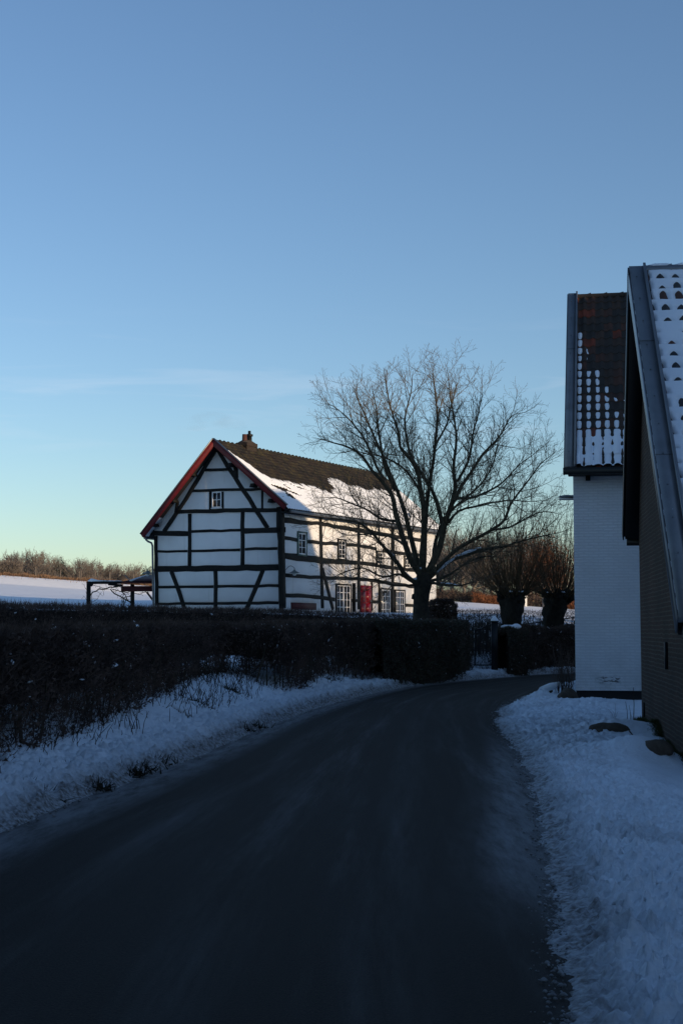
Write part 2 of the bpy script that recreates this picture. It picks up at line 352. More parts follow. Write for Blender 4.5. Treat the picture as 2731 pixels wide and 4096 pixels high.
M['tiledark'] = tile_mat('slate_grey_pantile', [(0, (.04, .04, .042)), (.5, (.055, .052, .05)), (.8, (.10, .045, .03))])
M['tilemoss'] = tile_mat('mossy_pantile', [(0, (.015, .012, .010)), (.4, (.024, .017, .012)), (.75, (.011, .010, .008))], .3)

# ------------------------------------------------------------------ road edges and terrain
LE = [(-3.4, -25, 0), (-3.3, -12, 0), (-3.25, -3, 0), (-3.15, 3, 0), (-2.95, 7.5, 0)] + [tuple(atZ(u, v, 0)) for u, v in ((0, 3340), (420, 3170), (900, 2986), (1187, 2865), (1442, 2788), (1665, 2743), (1900, 2718), (2233, 2694))] + [(12.5, 57.5, 0), (19, 66, 0), (26, 84, 0), (30, 120, 0)]
RE = [(.4, -25, 0), (.5, -12, 0), (.6, -4, 0), (.68, 0, 0), (.76, 3, 0)] + [tuple(atZ(u, v, 0)) for u, v in ((2226, 4060), (2218, 3748), (2161, 3436), (2117, 3168), (2045, 2989), (1985, 2909), (1985, 2850), (2030, 2815), (2110, 2780), (2230, 2740))] + [(10.5, 48, 0), (17.5, 58, 0), (23.5, 72, 0), (30, 95, 0)]
def resample(P, step):
    P = np.array(P)[:, :2]; Q = [P[0]]
    # Catmull-Rom
    E = np.vstack([2 * P[0] - P[1], P, 2 * P[-1] - P[-2]])
    for i in range(1, len(E) - 2):
        k = max(2, int(np.linalg.norm(E[i + 1] - E[i]) / step))
        for q in range(1, k + 1):
            t = q / k
            Q.append(.5 * (2 * E[i] + (E[i + 1] - E[i - 1]) * t + (2 * E[i - 1] - 5 * E[i] + 4 * E[i + 1] - E[i + 2]) * t * t + (3 * E[i] - E[i - 1] - 3 * E[i + 1] + E[i + 2]) * t ** 3))
    return np.array(Q)
LEs = resample(LE, 1.0); REs = resample(RE, 1.0)
def sdist(x, y, L):
    """distance to polyline, positive on its left"""
    x = np.asarray(x, float); y = np.asarray(y, float); best = np.full(x.shape, 1e9); sg = np.ones(x.shape)
    for a, b_ in zip(L[:-1], L[1:]):
        dx, dy = b_ - a; l2 = dx * dx + dy * dy
        t = np.clip(((x - a[0]) * dx + (y - a[1]) * dy) / l2, 0, 1)
        px, py = x - a[0] - t * dx, y - a[1] - t * dy; dd = px * px + py * py
        c = dx * (y - a[1]) - dy * (x - a[0]); m_ = dd < best
        best = np.where(m_, dd, best); sg = np.where(m_, np.where(c > 0, 1, -1), sg)
    return np.sqrt(best) * sg
def table(x, y):
    w = sm(x / np.maximum(y, 20), (620 - 1365) / F, (1720 - 1365) / F)
    w2 = np.clip((x / np.maximum(y, 20) * F + 1365) / 620, -2, 1)   # crest falls to the right
    zl = np.interp(y, [0, 14, 30, 40, 55, 66, 76, 189, 193.5, 400, 1500, 6000], [.55, .60, .7, .9, 1.5, 2.35, 2.75, 7.5, 8.75, 10.5, 12, -20])
    zl = zl - np.clip(w2, -1, 1) * 1.45 * sm(y, 80, 200)
    zr = np.interp(y, [0, 30, 42, 47, 50.5, 53, 57, 66, 118, 170, 400, 1500, 6000], [.5, .6, .42, .38, .38, .62, 1.1, 1.6, 4.0, 4.6, 5, 5, -20])
    w3 = np.clip((x / np.maximum(y, 20) * F + 1365 - 1700) / 600, 0, 3)
    zr = zr - w3 * .75 * sm(y, 60, 118)
    z = zl * (1 - w) + zr * w
    # level platform under the house
    hx, hy = -2.2, 77.0
    r = np.hypot(x - hx, (y - hy)); k = 1 - sm(r, 11, 17)
    return z * (1 - k) + 2.38 * k
def T(x, y):
    d = sdist(x, y, LEs)
    return np.where(d > 0, sm(d, .1, 2.0) * table(x, y), -.30 * sm(x / np.maximum(y, 1), .165, .195) * sm(y, 9, 13) * (1 - sm(y, 24, 28)) * sm(-d, 4.4, 5.2)) - .05
xs = np.concatenate([-np.geomspace(4000, 30, 40), np.linspace(-29, 29, 150), np.geomspace(30, 4000, 40)])
ys = np.concatenate([np.linspace(-60, 0, 20), np.linspace(1, 90, 210), np.linspace(91, 182, 60), np.linspace(183, 200, 40), np.linspace(202, 260, 30), np.geomspace(265, 6000, 40)])
X, Y = np.meshgrid(xs, ys, indexing='ij'); Z = T(X, Y) + .10 * fbm(X * .15, Y * .15, 3) * sm(Y, 60, 90) + .03 * fbm(X * .6, Y * .6, 5) * sm(Y, 55, 70)
g = mk('ground', np.stack([X, Y, Z], -1).reshape(-1, 3), grid(*X.shape), M['snow'], smooth=True)
tag(g, kind='structure')
# road ribbon
n = 520; L2 = resample(LE, .25); R2 = resample(RE, .25)
def reparam(P, n):
    s = np.concatenate([[0], np.cumsum(np.linalg.norm(np.diff(P, axis=0), axis=1))]); return np.stack([np.interp(np.linspace(0, s[-1], n), s, P[:, k]) for k in (0, 1)], 1), s[-1]
La, tl = reparam(L2, n); Ra, _ = reparam(R2, n); k = 22
tt = np.linspace(-.12, 1.12, k)
P = La[:, None, :] * (1 - tt)[None, :, None] + Ra[:, None, :] * tt[None, :, None]
wd = np.linalg.norm(La - Ra, axis=1)
al = np.repeat(np.linspace(0, tl, n)[:, None], k, 1); ac = tt[None, :] * wd[:, None]
Zr = .03 * (1 - (2 * tt - 1) ** 2)[None, :] + np.zeros((n, 1)) - .004
slush = sm(tt, .86, .95)[None, :] * (sm(P[:, :, 1], 7, 11) * (1 - sm(P[:, :, 1], 16, 24)))
tag(mk('road', np.concatenate([P, Zr[:, :, None]], -1).reshape(-1, 3), grid(n, k), M['asphalt'], uv=np.stack([al, ac], -1).reshape(-1, 2), smooth=True, attr=slush.ravel()), kind='structure')
# left verge: ploughed ridge and bank
Lf = resample(LE[3:14], .034); Lf = Lf[(Lf[:, 1] > 3.2)]
tn = np.gradient(Lf, axis=0)
for _ in range(12): tn = (tn + np.roll(tn, 1, 0) + np.roll(tn, -1, 0)) / 3; tn[0] = tn[1]; tn[-1] = tn[-2]
tn /= np.linalg.norm(tn, axis=1)[:, None]; nl = np.stack([-tn[:, 1], tn[:, 0]], 1)
ww = np.concatenate([np.linspace(-.3, 1.2, 52), np.linspace(1.24, 3.4, 40)])
P = Lf[:, None, :] + nl[:, None, :] * ww[None, :, None]; x, y = P[..., 0], P[..., 1]
wj = ww[None, :] + .10 * fbm(x * .9, y * .9, 11)
lump = (np.sqrt(fbm(x * 11, y * 11, 21, 3, .6) ** 2 + .004) - .06) * .15 + .05 * np.abs(fbm(x * 2.7, y * 2.7, 23, 2)) + .012 * fbm(x * 22, y * 22, 22, 2)
ridge = .17 * np.exp(-((wj - .48) / .34) ** 2)
Zv = np.maximum(T(x, y) + .065, 0) * sm(ww, .25, 1.1)[None, :] + ridge * sm(wj, .0, .3) + lump * sm(wj, .02, .2) * (1 - .72 * sm(wj, .8, 1.3)) - .05 * (1 - sm(wj, -.12, .12)) + .05 * fbm(x * 1.1, y * 1.1, 31) * sm(wj, .8, 1.6)
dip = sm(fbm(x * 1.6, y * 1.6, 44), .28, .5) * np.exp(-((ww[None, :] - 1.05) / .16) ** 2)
Zv = Zv - .10 * dip
Zv = Zv * (1 - sm(ww, 2.9, 3.35)[None, :]) + (T(x, y) - .05) * sm(ww, 2.9, 3.35)[None, :]
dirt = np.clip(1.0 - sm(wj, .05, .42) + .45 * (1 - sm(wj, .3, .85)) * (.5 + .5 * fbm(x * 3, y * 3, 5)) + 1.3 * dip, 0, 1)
tag(mk('snow_verge_left', np.concatenate([P, Zv[:, :, None]], -1).reshape(-1, 3), grid(*x.shape), M['dirtysnow'], smooth=True, attr=dirt), kind='structure')
def zverge(x, y):
    return T(x, y) + .07
# right verge
yy = [3.6]
while yy[-1] < 46: yy.append(yy[-1] + max(.016, yy[-1] * .0021))
yy = np.array(yy); Rf = resample(RE, .05); o_ = np.argsort(Rf[:, 1]); xr = np.interp(yy, Rf[o_, 1], Rf[o_, 0])
xo = np.maximum(xr + 2.6, np.minimum(.2315 * yy + 2.2, 8)); q = np.linspace(0, 1, 170) ** 1.1
x = (xr - .3)[:, None] + (xo - xr + .3)[:, None] * q[None, :]; y = np.repeat(yy[:, None], 170, 1)
wr = x - xr[:, None]; wj = wr + .09 * fbm(x * 1.3, y * 1.3, 71) + .08 * fbm(x * 5, y * 5, 72) + .06 * fbm(x * 15, y * 15, 73)
def mound(x, y, cx, cy, rx, ry, h): return h * np.exp(-((x - cx) / rx) ** 2 - ((y - cy) / ry) ** 2)
def rbase(x, y):
    b = -.20 * sm(x / y, .19, .235) * (1 - sm(y, 17, 24)) * sm(y, 11, 16)
    b = b + mound(x, y, 4.0, 21.75, .62, .36, .20) + mound(x, y, 4.7, 22.3, .5, .6, .12) + mound(x, y, 3.72, 17.95, .55, .34, .24) + mound(x, y, 4.9, 29.6, .9, 1.0, .12) + mound(x, y, 5.9, 29.2, .8, 1.0, .04) + mound(x, y, 4.35, 32.6, .35, .9, .14) + mound(x, y, 3.2, 19, .5, 1.6, .07)
    return b
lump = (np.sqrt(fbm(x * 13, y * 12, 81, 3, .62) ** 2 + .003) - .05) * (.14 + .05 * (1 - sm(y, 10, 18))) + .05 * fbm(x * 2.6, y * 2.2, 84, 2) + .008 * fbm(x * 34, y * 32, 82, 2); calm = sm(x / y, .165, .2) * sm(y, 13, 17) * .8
Zr = (.055 + .02 * fbm(x * .7, y * .7, 83)) * sm(wj, 0, .40) + lump * sm(wj, .0, .45) * (1 - calm) * (.65 + .35 * sm(wj, .9, .2)) + rbase(x, y) * sm(wj, .1, .5) - .06 * (1 - sm(wj, -.08, .08))
dirt = np.clip((1 - sm(wj, .0, .42)) ** .7 + .30 * sm(fbm(x * 1.7, y * 1.2, 91), .0, .45) * (1 - calm) + .55 * (1 - sm(lump, -.012, .018)) * (1 - calm) * sm(fbm(x * .8, y * .6, 92), -.4, .3), 0, .9)  # road-edge grime, plus shade painted into the pits between lumps
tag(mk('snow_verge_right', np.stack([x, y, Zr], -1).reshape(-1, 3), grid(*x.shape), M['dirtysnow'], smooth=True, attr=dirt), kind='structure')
RZ = lambda x, y: float(.07 + rbase(np.float64(x), np.float64(y)))

# loose crumbs of ploughed snow beside the verges
rgc = np.random.RandomState(77); mbc = MB(); Rq = np.array([q for q in Rf if 4.5 < q[1] < 34])
for side, P_, n_ in ((1, Rq, 1500), (-1, Lf, 1300)):
    k_ = (len(P_) * rgc.rand(n_) ** (1.6 if side > 0 else 1.2)).astype(int); off = np.abs(rgc.randn(n_)) * .07 - .06
    for a_, w_ in zip(k_, off):
        c_ = P_[a_] + (np.array([-1., 0]) * w_ if side > 0 else -nl[a_] * w_); r_ = .003 + .011 * rgc.rand() ** 3
        mbc.lathe([c_[0], c_[1], .012 + r_ * .2], [(0, -r_), (r_ * (1 + .5 * rgc.rand()), -r_ * .2), (r_ * .6, r_ * .6), (0, r_ * .8)], 5)
tag(mbc.build('snow_crumbs', M['grit']), 'loose crumbs of dirty snow scattered along both road edges', 'snow', kind='stuff')
# ------------------------------------------------------------------ roofs
def slope(name, parent, O, a, b, La, Lb, tw, cl, mat, na=8, nb=6, th=.12, prof=.032, snow=None, seed=0, sna=None, sthick=None, cut=None):
    """one roof slope: O ridge corner, a along ridge, b down the slope; pantiles as relief, snow as a second sheet"""
    O, a, b = np.asarray(O, float), np.asarray(a, float), np.asarray(b, float); nn = np.cross(a, b); nn /= np.linalg.norm(nn)
    if nn[2] < 0: nn = -nn
    A = np.linspace(0, La, int(La / tw * na) + 1); B = np.linspace(0, Lb, int(Lb / cl * nb) + 1)
    B = np.sort(np.concatenate([B, np.arange(1, int(Lb / cl) + 1) * cl - .002, np.arange(1, int(Lb / cl) + 1) * cl + .004])); B = B[B <= Lb]
    AA, BB = np.meshgrid(A, B, indexing='ij')
    ti = np.floor(AA / tw); tj = np.floor(BB / cl)
    h = prof * (.5 + .5 * np.cos(2 * math.pi * AA / tw)) ** 1.6 + .022 * (BB / cl - tj) + .006 * (_h(ti, tj, seed) - .5)
    h = h + .015 * fbm(AA * .5, BB * .5, seed + 9)
    V = O + AA[..., None] * a + BB[..., None] * b + h[..., None] * nn
    o = mk(name, V.reshape(-1, 3), grid(*AA.shape), mat, parent, uv=np.stack([AA / tw + .72, BB / cl], -1).reshape(-1, 2))
    s = MB(); s.box(O + a * La / 2 + b * Lb / 2 - nn * (th / 2 + .012), a * La / 2, b * Lb / 2, nn * th / 2); s.build('roof_boarding', M['dark'], o)
    if snow is not None:
        sh = snow(AA, BB) ; 
        V = O + AA[..., None] * a + BB[..., None] * b + sh[..., None] * nn
        mk('roof_snow', V.reshape(-1, 3), grid(*AA.shape), M['snow'], o, smooth=True)
    return o, nn

# ------------------------------------------------------------------ HALF-TIMBERED HOUSE
ang = math.atan(3200 / F)
S = np.array([math.sin(ang), math.cos(ang), 0]); Gd = np.array([-math.cos(ang), math.sin(ang), 0]); UP = np.array([0, 0, 1.])
C = np.array([(1137 - 1365.5) / F * 68, 68, 0.]); NG = -S; NS = -Gd
HF = 2.38
house = empty('half_timbered_house', (C[0] - 1, C[1] + 8, HF), 'long white farmhouse with black timber framing, red gable boards and a snowy tiled roof', 'house')
def g1(x, y, off=0.): # zoom coords of the gable close-up
    return hit(550 + x / 2.24, 1700 + y / 2.24, C - S * off, S)
def s1(x, y, off=0.):
    return hit(1000 + x / 2.0907, 1950 + y / 2.0907, C + NS * off, NS)
HL = 16.6
pxm = 2.24 * F / 69.5   # zoom px per metre on the gable
# wall shell
wl_ = g1(150, 1300); sL = np.dot(wl_ - C, Gd)
pk = hit(858, 1762, C - S * .42, S); s_pk = np.dot(pk - C, Gd); z_pk = pk[2]
eR = hit(1146, 2034, C - S * .42, S); eL = hit(566, 2143, C - S * .42, S)
rR = (z_pk - eR[2]) / (s_pk - np.dot(eR - C, Gd)); rL = (z_pk - eL[2]) / (np.dot(eL - C, Gd) - s_pk)
zr_at = lambda s: z_pk - (s_pk - s) * rR if s < s_pk else z_pk - (s - s_pk) * rL
def shell(s0, s1_, z0, l0, l1):
    prof = [(s0, z0), (s0, zr_at(s0) - .10), (s_pk, z_pk - .13), (s1_, zr_at(s1_) - .10), (s1_, z0)]
    V = [C + Gd * s + S * l + UP * z for l in (l0, l1) for s, z in prof]
    return np.array(V), [np.array([[0, 1, 6, 5], [1, 2, 7, 6], [2, 3, 8, 7], [3, 4, 9, 8], [4, 0, 5, 9]]), np.array([[0, 4, 3, 2, 1], [5, 6, 7, 8, 9]])]
V, Fs = shell(0, sL, HF - .6, 0, HL)
wall = mk('wall', V, Fs, M['plaster'], house)
# timbers on the gable
def tmb(name, pts, w, side=False, proud=[.03], seed=[0]):
    seed[0] += 1; proud[0] = .028 + (seed[0] % 12) * .0018
    mb = MB()
    if side: mb.beam([s1(*p) for p in pts], w, NS, proud[0], .03, seed[0])
    else: mb.beam([g1(*p) for p in pts], w, NG, proud[0], .03, seed[0])
    return mb.build(name, M['timber'], house)
W = lambda px: px / pxm
for pts, w in [([(168, 995), (172, 1300), (178, 1660)], 38), ([(1268, 735), (1270, 930), (1282, 1250), (1290, 1660)], 46),
               ([(471, 795), (468, 1265)], 37), ([(945, 780), (943, 1255)], 40), ([(701, 1305), (701, 1660)], 40),
               ([(655, 597), (655, 758)], 26), ([(766, 597), (766, 748)], 20), ([(1120, 572), (1120, 755)], 20)]:
    tmb('post', pts, W(w))
for pts, w in [([(605, 403), (825, 398)], 26), ([(480, 590), (930, 578), (1112, 572)], 24), ([(350, 778), (700, 770), (1255, 762)], 36),
               ([(118, 968), (455, 972)], 46), ([(488, 955), (925, 942)], 24), ([(958, 948), (1325, 939)], 48),
               ([(180, 1132), (450, 1130)], 22), ([(488, 1129), (922, 1118)], 24), ([(966, 1113), (1255, 1107)], 24),
               ([(185, 1292), (700, 1283), (1262, 1275)], 52), ([(195, 1453), (683, 1448)], 25), ([(722, 1447), (1265, 1440)], 25),
               ([(195, 1603), (683, 1601)], 24), ([(722, 1598), (1265, 1593)], 26)]:
    tmb('rail', pts, W(w))
for pts, w in [([(708, 215), (500, 560), (375, 755), (240, 955)], 40), ([(720, 215), (860, 450), (1000, 660), (1168, 925)], 40),
               ([(305, 1312), (380, 1500), (428, 1660)], 42), ([(1127, 1300), (1030, 1540), (975, 1660)], 44), ([(880, 375), (888, 475)], 42), ([(360, 700), (345, 790)], 34)]:
    tmb('brace', pts, W(w))
for x, y in ((522, 447), (355, 684), (178, 900), (868, 362), (1062, 545), (1223, 682)):
    p = g1(x, y); mb = MB(); mb.box(p + NG * .19, Gd * .10, NG * .19, UP * .085 + Gd * .03 * (1 if x < 700 else -1)); mb.build('purlin_end', M['timber'], house)
# timbers on the long wall
for pts, w in [([(270, 165), (275, 500), (285, 1010)], .26), ([(585, 200), (590, 500), (602, 1010)], .27), ([(905, 255), (908, 1020)], .27), ([(1185, 325), (1190, 1060)], .28), ([(1432, 400), (1440, 1060)], .28), ([(1015, 790), (1015, 1030)], .14), ([(1075, 800), (1075, 1050)], .16)]:
    tmb('post', pts, w, True)
for pts, w in [([(270, 272), (330, 272), (410, 288), (560, 300), (900, 358), (1180, 404), (1440, 442)], [.24, .26, .22, .18, .24, .20, .20]),
               ([(275, 420), (392, 440)], .17), ([(462, 452), (580, 462), (730, 474)], .17), ([(796, 480), (905, 487), (1055, 515)], .17), ([(1105, 525), (1180, 540), (1440, 572)], .17),
               ([(285, 570), (390, 582), (590, 607), (750, 622), (900, 628), (1060, 652), (1180, 670), (1440, 700)], [.26, .34, .30, .22, .2, .2, .2, .2]),
               ([(290, 733), (600, 753), (895, 762), (1050, 784), (1180, 802), (1440, 840)], .17),
               ([(290, 902), (450, 908), (590, 920), (705, 938)], .18), ([(850, 945), (900, 947)], .16), ([(1015, 955), (1075, 958)], .16), ([(1300, 985), (1440, 990)], .16)]:
    tmb('rail', pts, w, True)
tmb('brace', [(600, 680), (640, 830), (690, 1020)], .24, True)
# roof
aR = S; OV = .42; RL = HL + .42 + .35
Rg = C - S * OV + Gd * s_pk + UP * z_pk
bR = np.array([-Gd[0], -Gd[1], -rR]); bR /= np.linalg.norm(bR); LR = (s_pk + .38) / np.hypot(bR[0], bR[1])
bL = np.array([Gd[0], Gd[1], -rL]); bL /= np.linalg.norm(bL); LL = np.dot(eL - Rg, bL)
def hsnow(A, B):
    f = B / LR
    lim = np.interp(A, [0, .25, .7, 1.2, 2.0, 3.2, 4.5, 6.0, 7.4, 8.0, 8.6, 10, 11, 12.4, 13.5, 17.5], [.08, .10, .26, .45, .50, .52, .53, .56, .56, .52, .34, .33, .40, .42, .36, .33])
    lim = lim + .06 * fbm(A * 1.6, B * .8, 55) + .05 * fbm(A * 5, B * 1.5, 56) + .02 * np.cos(2 * math.pi * A / .22)
    m_ = sm(f, lim - .015, lim + .03)
    strips = sm(fbm(A * .9 + 3, B * 2.6 - A * .9, 57), .26, .42) * (1 - sm(A, 3.4, 4.6)) * sm(f, .5, .56) * (1 - sm(f, .86, .93)) * sm(A, .7, 1.1)
    m_ = m_ * (1 - strips)
    hh = .050 + .018 * np.cos(2 * math.pi * A / .22) * (1 - sm(A, 5, 9)) + .015 * fbm(A * 1.2, B * 1.2, 58)
    return -.03 + (hh + .03) * m_
roof, nR = slope('roof', house, Rg, aR, bR, RL, LR, .22, .27, M['tilemoss'], 8, 5, .10, .035, hsnow, 3)
slope('roof', house, Rg, aR, bL, RL, LL, .22, .27, M['tilemoss'], 4, 2, .10, .03, None, 4)
mb = MB()
for k in range(int(RL / .36)):
    p = Rg + S * (.12 + k * .36); mb.tube([p - UP * .02, p + S * .30 - UP * .035, p + S * .38 + UP * .005], [.085, .085, .105], 8)
mb.build('ridge_tiles', M['tilemoss'], roof)
# barge boards
for (p0, p1, q0, q1, sn) in (((683, 122), (32, 978), (692, 205), (42, 1007), 0), ((683, 122), (1342, 715), (692, 205), (1326, 742), 1)):
    a0 = hit(550 + p0[0] / 2.24, 1700 + p0[1] / 2.24, C - S * (OV + .0), S); a1 = hit(550 + p1[0] / 2.24, 1700 + p1[1] / 2.24, C - S * OV, S)
    d = a1 - a0; d /= np.linalg.norm(d); dn = np.cross(d, S); dn = dn if dn[2] < 0 else -dn
    mb = MB(); w = .27; a0b = a0 + UP * 0; cut = w / abs(dn[2])
    V = []
    for off in (.045, .0):
        o_ = -S * off
        V += [a0 + o_, a1 + o_, a1 + dn * w + o_, a0 - UP * cut + o_]
    mb.add(V, [[0, 1, 2, 3], [7, 6, 5, 4], [0, 4, 5, 1], [1, 5, 6, 2], [2, 6, 7, 3], [3, 7, 4, 0]])
    mb.build('barge_board', M['red'], house)
    mb = MB(); mb.box((a0 + a1) / 2 - dn * .018 - S * .01, (a1 - a0) / 2, dn * .016, S * .07); mb.build('verge_trim', M['greymetal'], house)
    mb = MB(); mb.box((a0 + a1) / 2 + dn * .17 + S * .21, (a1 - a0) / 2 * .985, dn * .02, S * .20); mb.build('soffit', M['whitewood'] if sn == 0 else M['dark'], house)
# gutter on the long side and fascia
g0 = Rg + bR * (LR + .05) - UP * .05; 
mb = MB(); mb.tube([g0 + S * .25, g0 + S * (RL - .05)], .07, 8); mb.build('gutter', M['greymetal'], house)
mb = MB(); q0 = Rg + bR * (LR - .02) - UP * .14 + S * .1; mb.box(q0 + S * (RL - .2) / 2 + Gd * .16, S * (RL - .2) / 2, Gd * .19, UP * .035); mb.build('eave_board', M['timber'], house)
# left gutter and downpipe
gl = Rg + bL * (LL + .03) - UP * .06
mb = MB(); mb.tube([gl + S * .3, gl + S * (RL - .05)], .07, 8); mb.build('gutter', M['greymetal'], house)
mb = MB(); pp = [g1(90, 1003, .0), g1(92, 1030), g1(110, 1045), g1(140, 1058), g1(149, 1085), g1(152, 1300), g1(158, 1650)]
mb.tube([p + NG * .12 for p in pp], .05, 8); mb.build('downpipe', M['greymetal'], house)
# chimney
ch = hit(988, 1790, Rg, NS); cs = np.dot(ch - Rg, S)
cc = Rg + S * (cs)
zt = hit(988, 1775, Rg, NS)[2]
def ubox(name, c, ax, ay, az, mat, parent, uvs=1.):
    """box with metric UVs on its sides"""
    c, ax, ay, az = [np.asarray(q, float) for q in (c, ax, ay, az)]; V = []; UVs = []; Fq = []
    lx, ly, lz = [np.linalg.norm(q) for q in (ax, ay, az)]
    for (n_, e1, e2, l1, l2) in ((ax, ay, az, ly, lz), (-ax, ay, az, ly, lz), (ay, ax, az, lx, lz), (-ay, ax, az, lx, lz), (az, ax, ay, lx, ly), (-az, ax, ay, lx, ly)):
        i0 = len(V); V += [c + n_ - e1 - e2, c + n_ + e1 - e2, c + n_ + e1 + e2, c + n_ - e1 + e2]; UVs += [(0, 0), (2 * l1, 0), (2 * l1, 2 * l2), (0, 2 * l2)]; Fq.append([i0, i0 + 1, i0 + 2, i0 + 3])
    return mk(name, V, np.array(Fq), mat, parent, uv=UVs)
cm = ubox('chimney', [cc[0], cc[1], (zt + z_pk - .6) / 2], S * .46, Gd * .28, UP * (zt - z_pk + .6) / 2, M['chimbrick'], roof)
ubox('chimney_cap', [cc[0], cc[1], zt - .07], S * .49, Gd * .31, UP * .09, M['chimbrick'], roof)
mb = MB(); mb.add([*(np.array([cc[0], cc[1], zt + .02]) + i * S * .45 + j * Gd * .27 for i in (-1, 1) for j in (-1, 1)), *(np.array([cc[0], cc[1], zt + .16]) + i * S * .26 + j * Gd * .12 for i in (-1, 1) for j in (-1, 1))],
                  [[0, 1, 5, 4], [1, 3, 7, 5], [3, 2, 6, 7], [2, 0, 4, 6], [4, 5, 7, 6]]); mb.build('mortar_flaunching', M['stone'], roof)
mb = MB(); mb.lathe(cc * [1, 1, 0] + UP * (zt + .1) - S * .22 , [(.125, 0), (.115, .34), (.10, .34), (.1, .1)]); mb.build('chimney_pot', M['clay'], roof)
mb = MB(); mb.lathe(cc * [1, 1, 0] + UP * (zt + .1) + S * .22, [(.13, 0), (.12, .28), (.17, .29), (.18, .38), (.12, .40), (.07, .42), (.07, .56), (.0, .57)]); mb.build('chimney_pot', M['blackmetal'], roof)

# windows
def window(parent, A, ex, w, h, Nn, cols, rows, frame, surround=None, sash=1, inset=.0, label=None, fw=.055, curtain=False):
    """A = bottom corner on the wall plane, ex = unit along wall"""
    c = A + ex * w / 2 + UP * h / 2
    root = MB()
    def bar(mb, c_, hx, hz, d0, d1): mb.box(c_ + Nn * (d0 + d1) / 2, ex * hx, UP * hz, Nn * (d1 - d0) / 2)
    if surround:
        sw = .07
        for sx in (-1, 1): bar(root, c + ex * sx * (w / 2 + sw / 2), sw / 2, h / 2 + sw, -.02, .075)
        for sz in (-1, 1): bar(root, c + UP * sz * (h / 2 + sw / 2), w / 2 - .001, sw / 2, -.02, .073)
        fr = root.build('window', surround, parent)
    else:
        bar(root, c - UP * (h / 2 + .02), w / 2 + .04, .02, -.02, .09); fr = root.build('window', frame, parent)
    mb = MB(); bar(mb, c, w / 2, h / 2, .006, .012); mb.build('pane', M['glass'], fr)
    mb = MB()
    for sx in (-1, 1): bar(mb, c + ex * sx * (w / 2 - fw / 2), fw / 2, h / 2, .0125, .055)
    for sz in (-1, 1): bar(mb, c + UP * sz * (h / 2 - fw / 2), w / 2 - fw - .001, fw / 2, .0125, .053)
    if sash == 2: bar(mb, c, fw * .6, h / 2 - fw - .001, .0125, .057)
    mb.build('frame', frame, fr)
    mb = MB()
    for k in range(1, cols):
        if sash == 2 and k * 2 == cols: continue
        bar(mb, c + ex * (-w / 2 + w * k / cols), .015, h / 2 - fw, .0125, .042)
    for k in range(1, rows): bar(mb, c + UP * (-h / 2 + h * k / rows), w / 2 - fw, .015, .0125, .040)
    mb.build('glazing_bars', frame, fr)
    return fr
p0 = g1(757, 745); p1 = g1(673, 601)
A = g1(673, 744); window(house, A, -Gd, np.dot(p0 - A, -Gd), p1[2] - A[2], NG, 2, 2, M['whitewood'], None)
def swin(x0, x1, yb, yt, **kw):
    A = s1(x0, yb); B = s1(x0, yt); D = s1(x1, yb); return window(house, A, S, np.dot(D - A, S), B[2] - A[2], NS, **kw)
swin(398, 462, 558, 378, cols=2, rows=3, frame=M['whitewood'], surround=M['greenwood'])
swin(734, 790, 594, 440, cols=2, rows=4, frame=M['whitewood'], surround=M['timber'])
swin(1056, 1104, 642, 540, cols=2, rows=3, frame=M['whitewood'], surround=M['timber'])
swin(1288, 1330, 672, 580, cols=2, rows=3, frame=M['whitewood'], surround=M['timber'])
swin(718, 832, 1060, 815, cols=4, rows=4, frame=M['whitewood'], surround=M['timber'], sash=2)
swin(1088, 1165, 1075, 852, cols=4, rows=4, frame=M['whitewood'], surround=M['timber'], sash=2)
swin(1210, 1284, 1085, 864, cols=4, rows=4, frame=M['whitewood'], surround=M['timber'], sash=2)
# open shutter beside the large window
A = s1(846, 1040); B = s1(846, 800); mb = MB(); dz = B[2] - A[2]
mb.box(A + UP * dz / 2 + NS * .15, S * .02, UP * dz / 2, NS * .09); mb.build('shutter', M['timber'], house)
# door
A = s1(917, 1075); B = s1(917, 816); D = s1(1010, 1075); w = np.dot(D - A, S); h = B[2] - A[2]; c = A + S * w / 2 + UP * h / 2
mb = MB(); mb.box(c + NS * .02, S * w / 2, UP * h / 2, NS * .02); dr = mb.build('door', M['reddoor'], house)
mb = MB()
for sx in (-.25, .25):
    for sz, hh in ((-.27, .18), (.12, .16), (.39, .07)): mb.box(c + S * sx * w + UP * sz * h + NS * .048, S * w * .17, UP * hh * h, NS * .009)
mb.build('door_panels', M['reddoor'], dr)
mb = MB(); mb.box(c + S * w * .42 + NS * .06 - UP * .05, S * .02, UP * .09, NS * .02); mb.tube([c + S * w * .42 + NS * .08, c + S * w * .25 + NS * .085], .012, 6); mb.build('handle', M['greymetal'], dr)
# cellar hatch
A = s1(340, 1020); B = s1(340, 962); D = s1(540, 1020); w = np.dot(D - A, S); mb = MB(); mb.box(A + S * w / 2 + UP * (B[2] - A[2]) / 2 + NS * .05, S * w / 2, UP * (B[2] - A[2]) / 2, NS * .05); mb.build('hatch', M['darkred'], house)
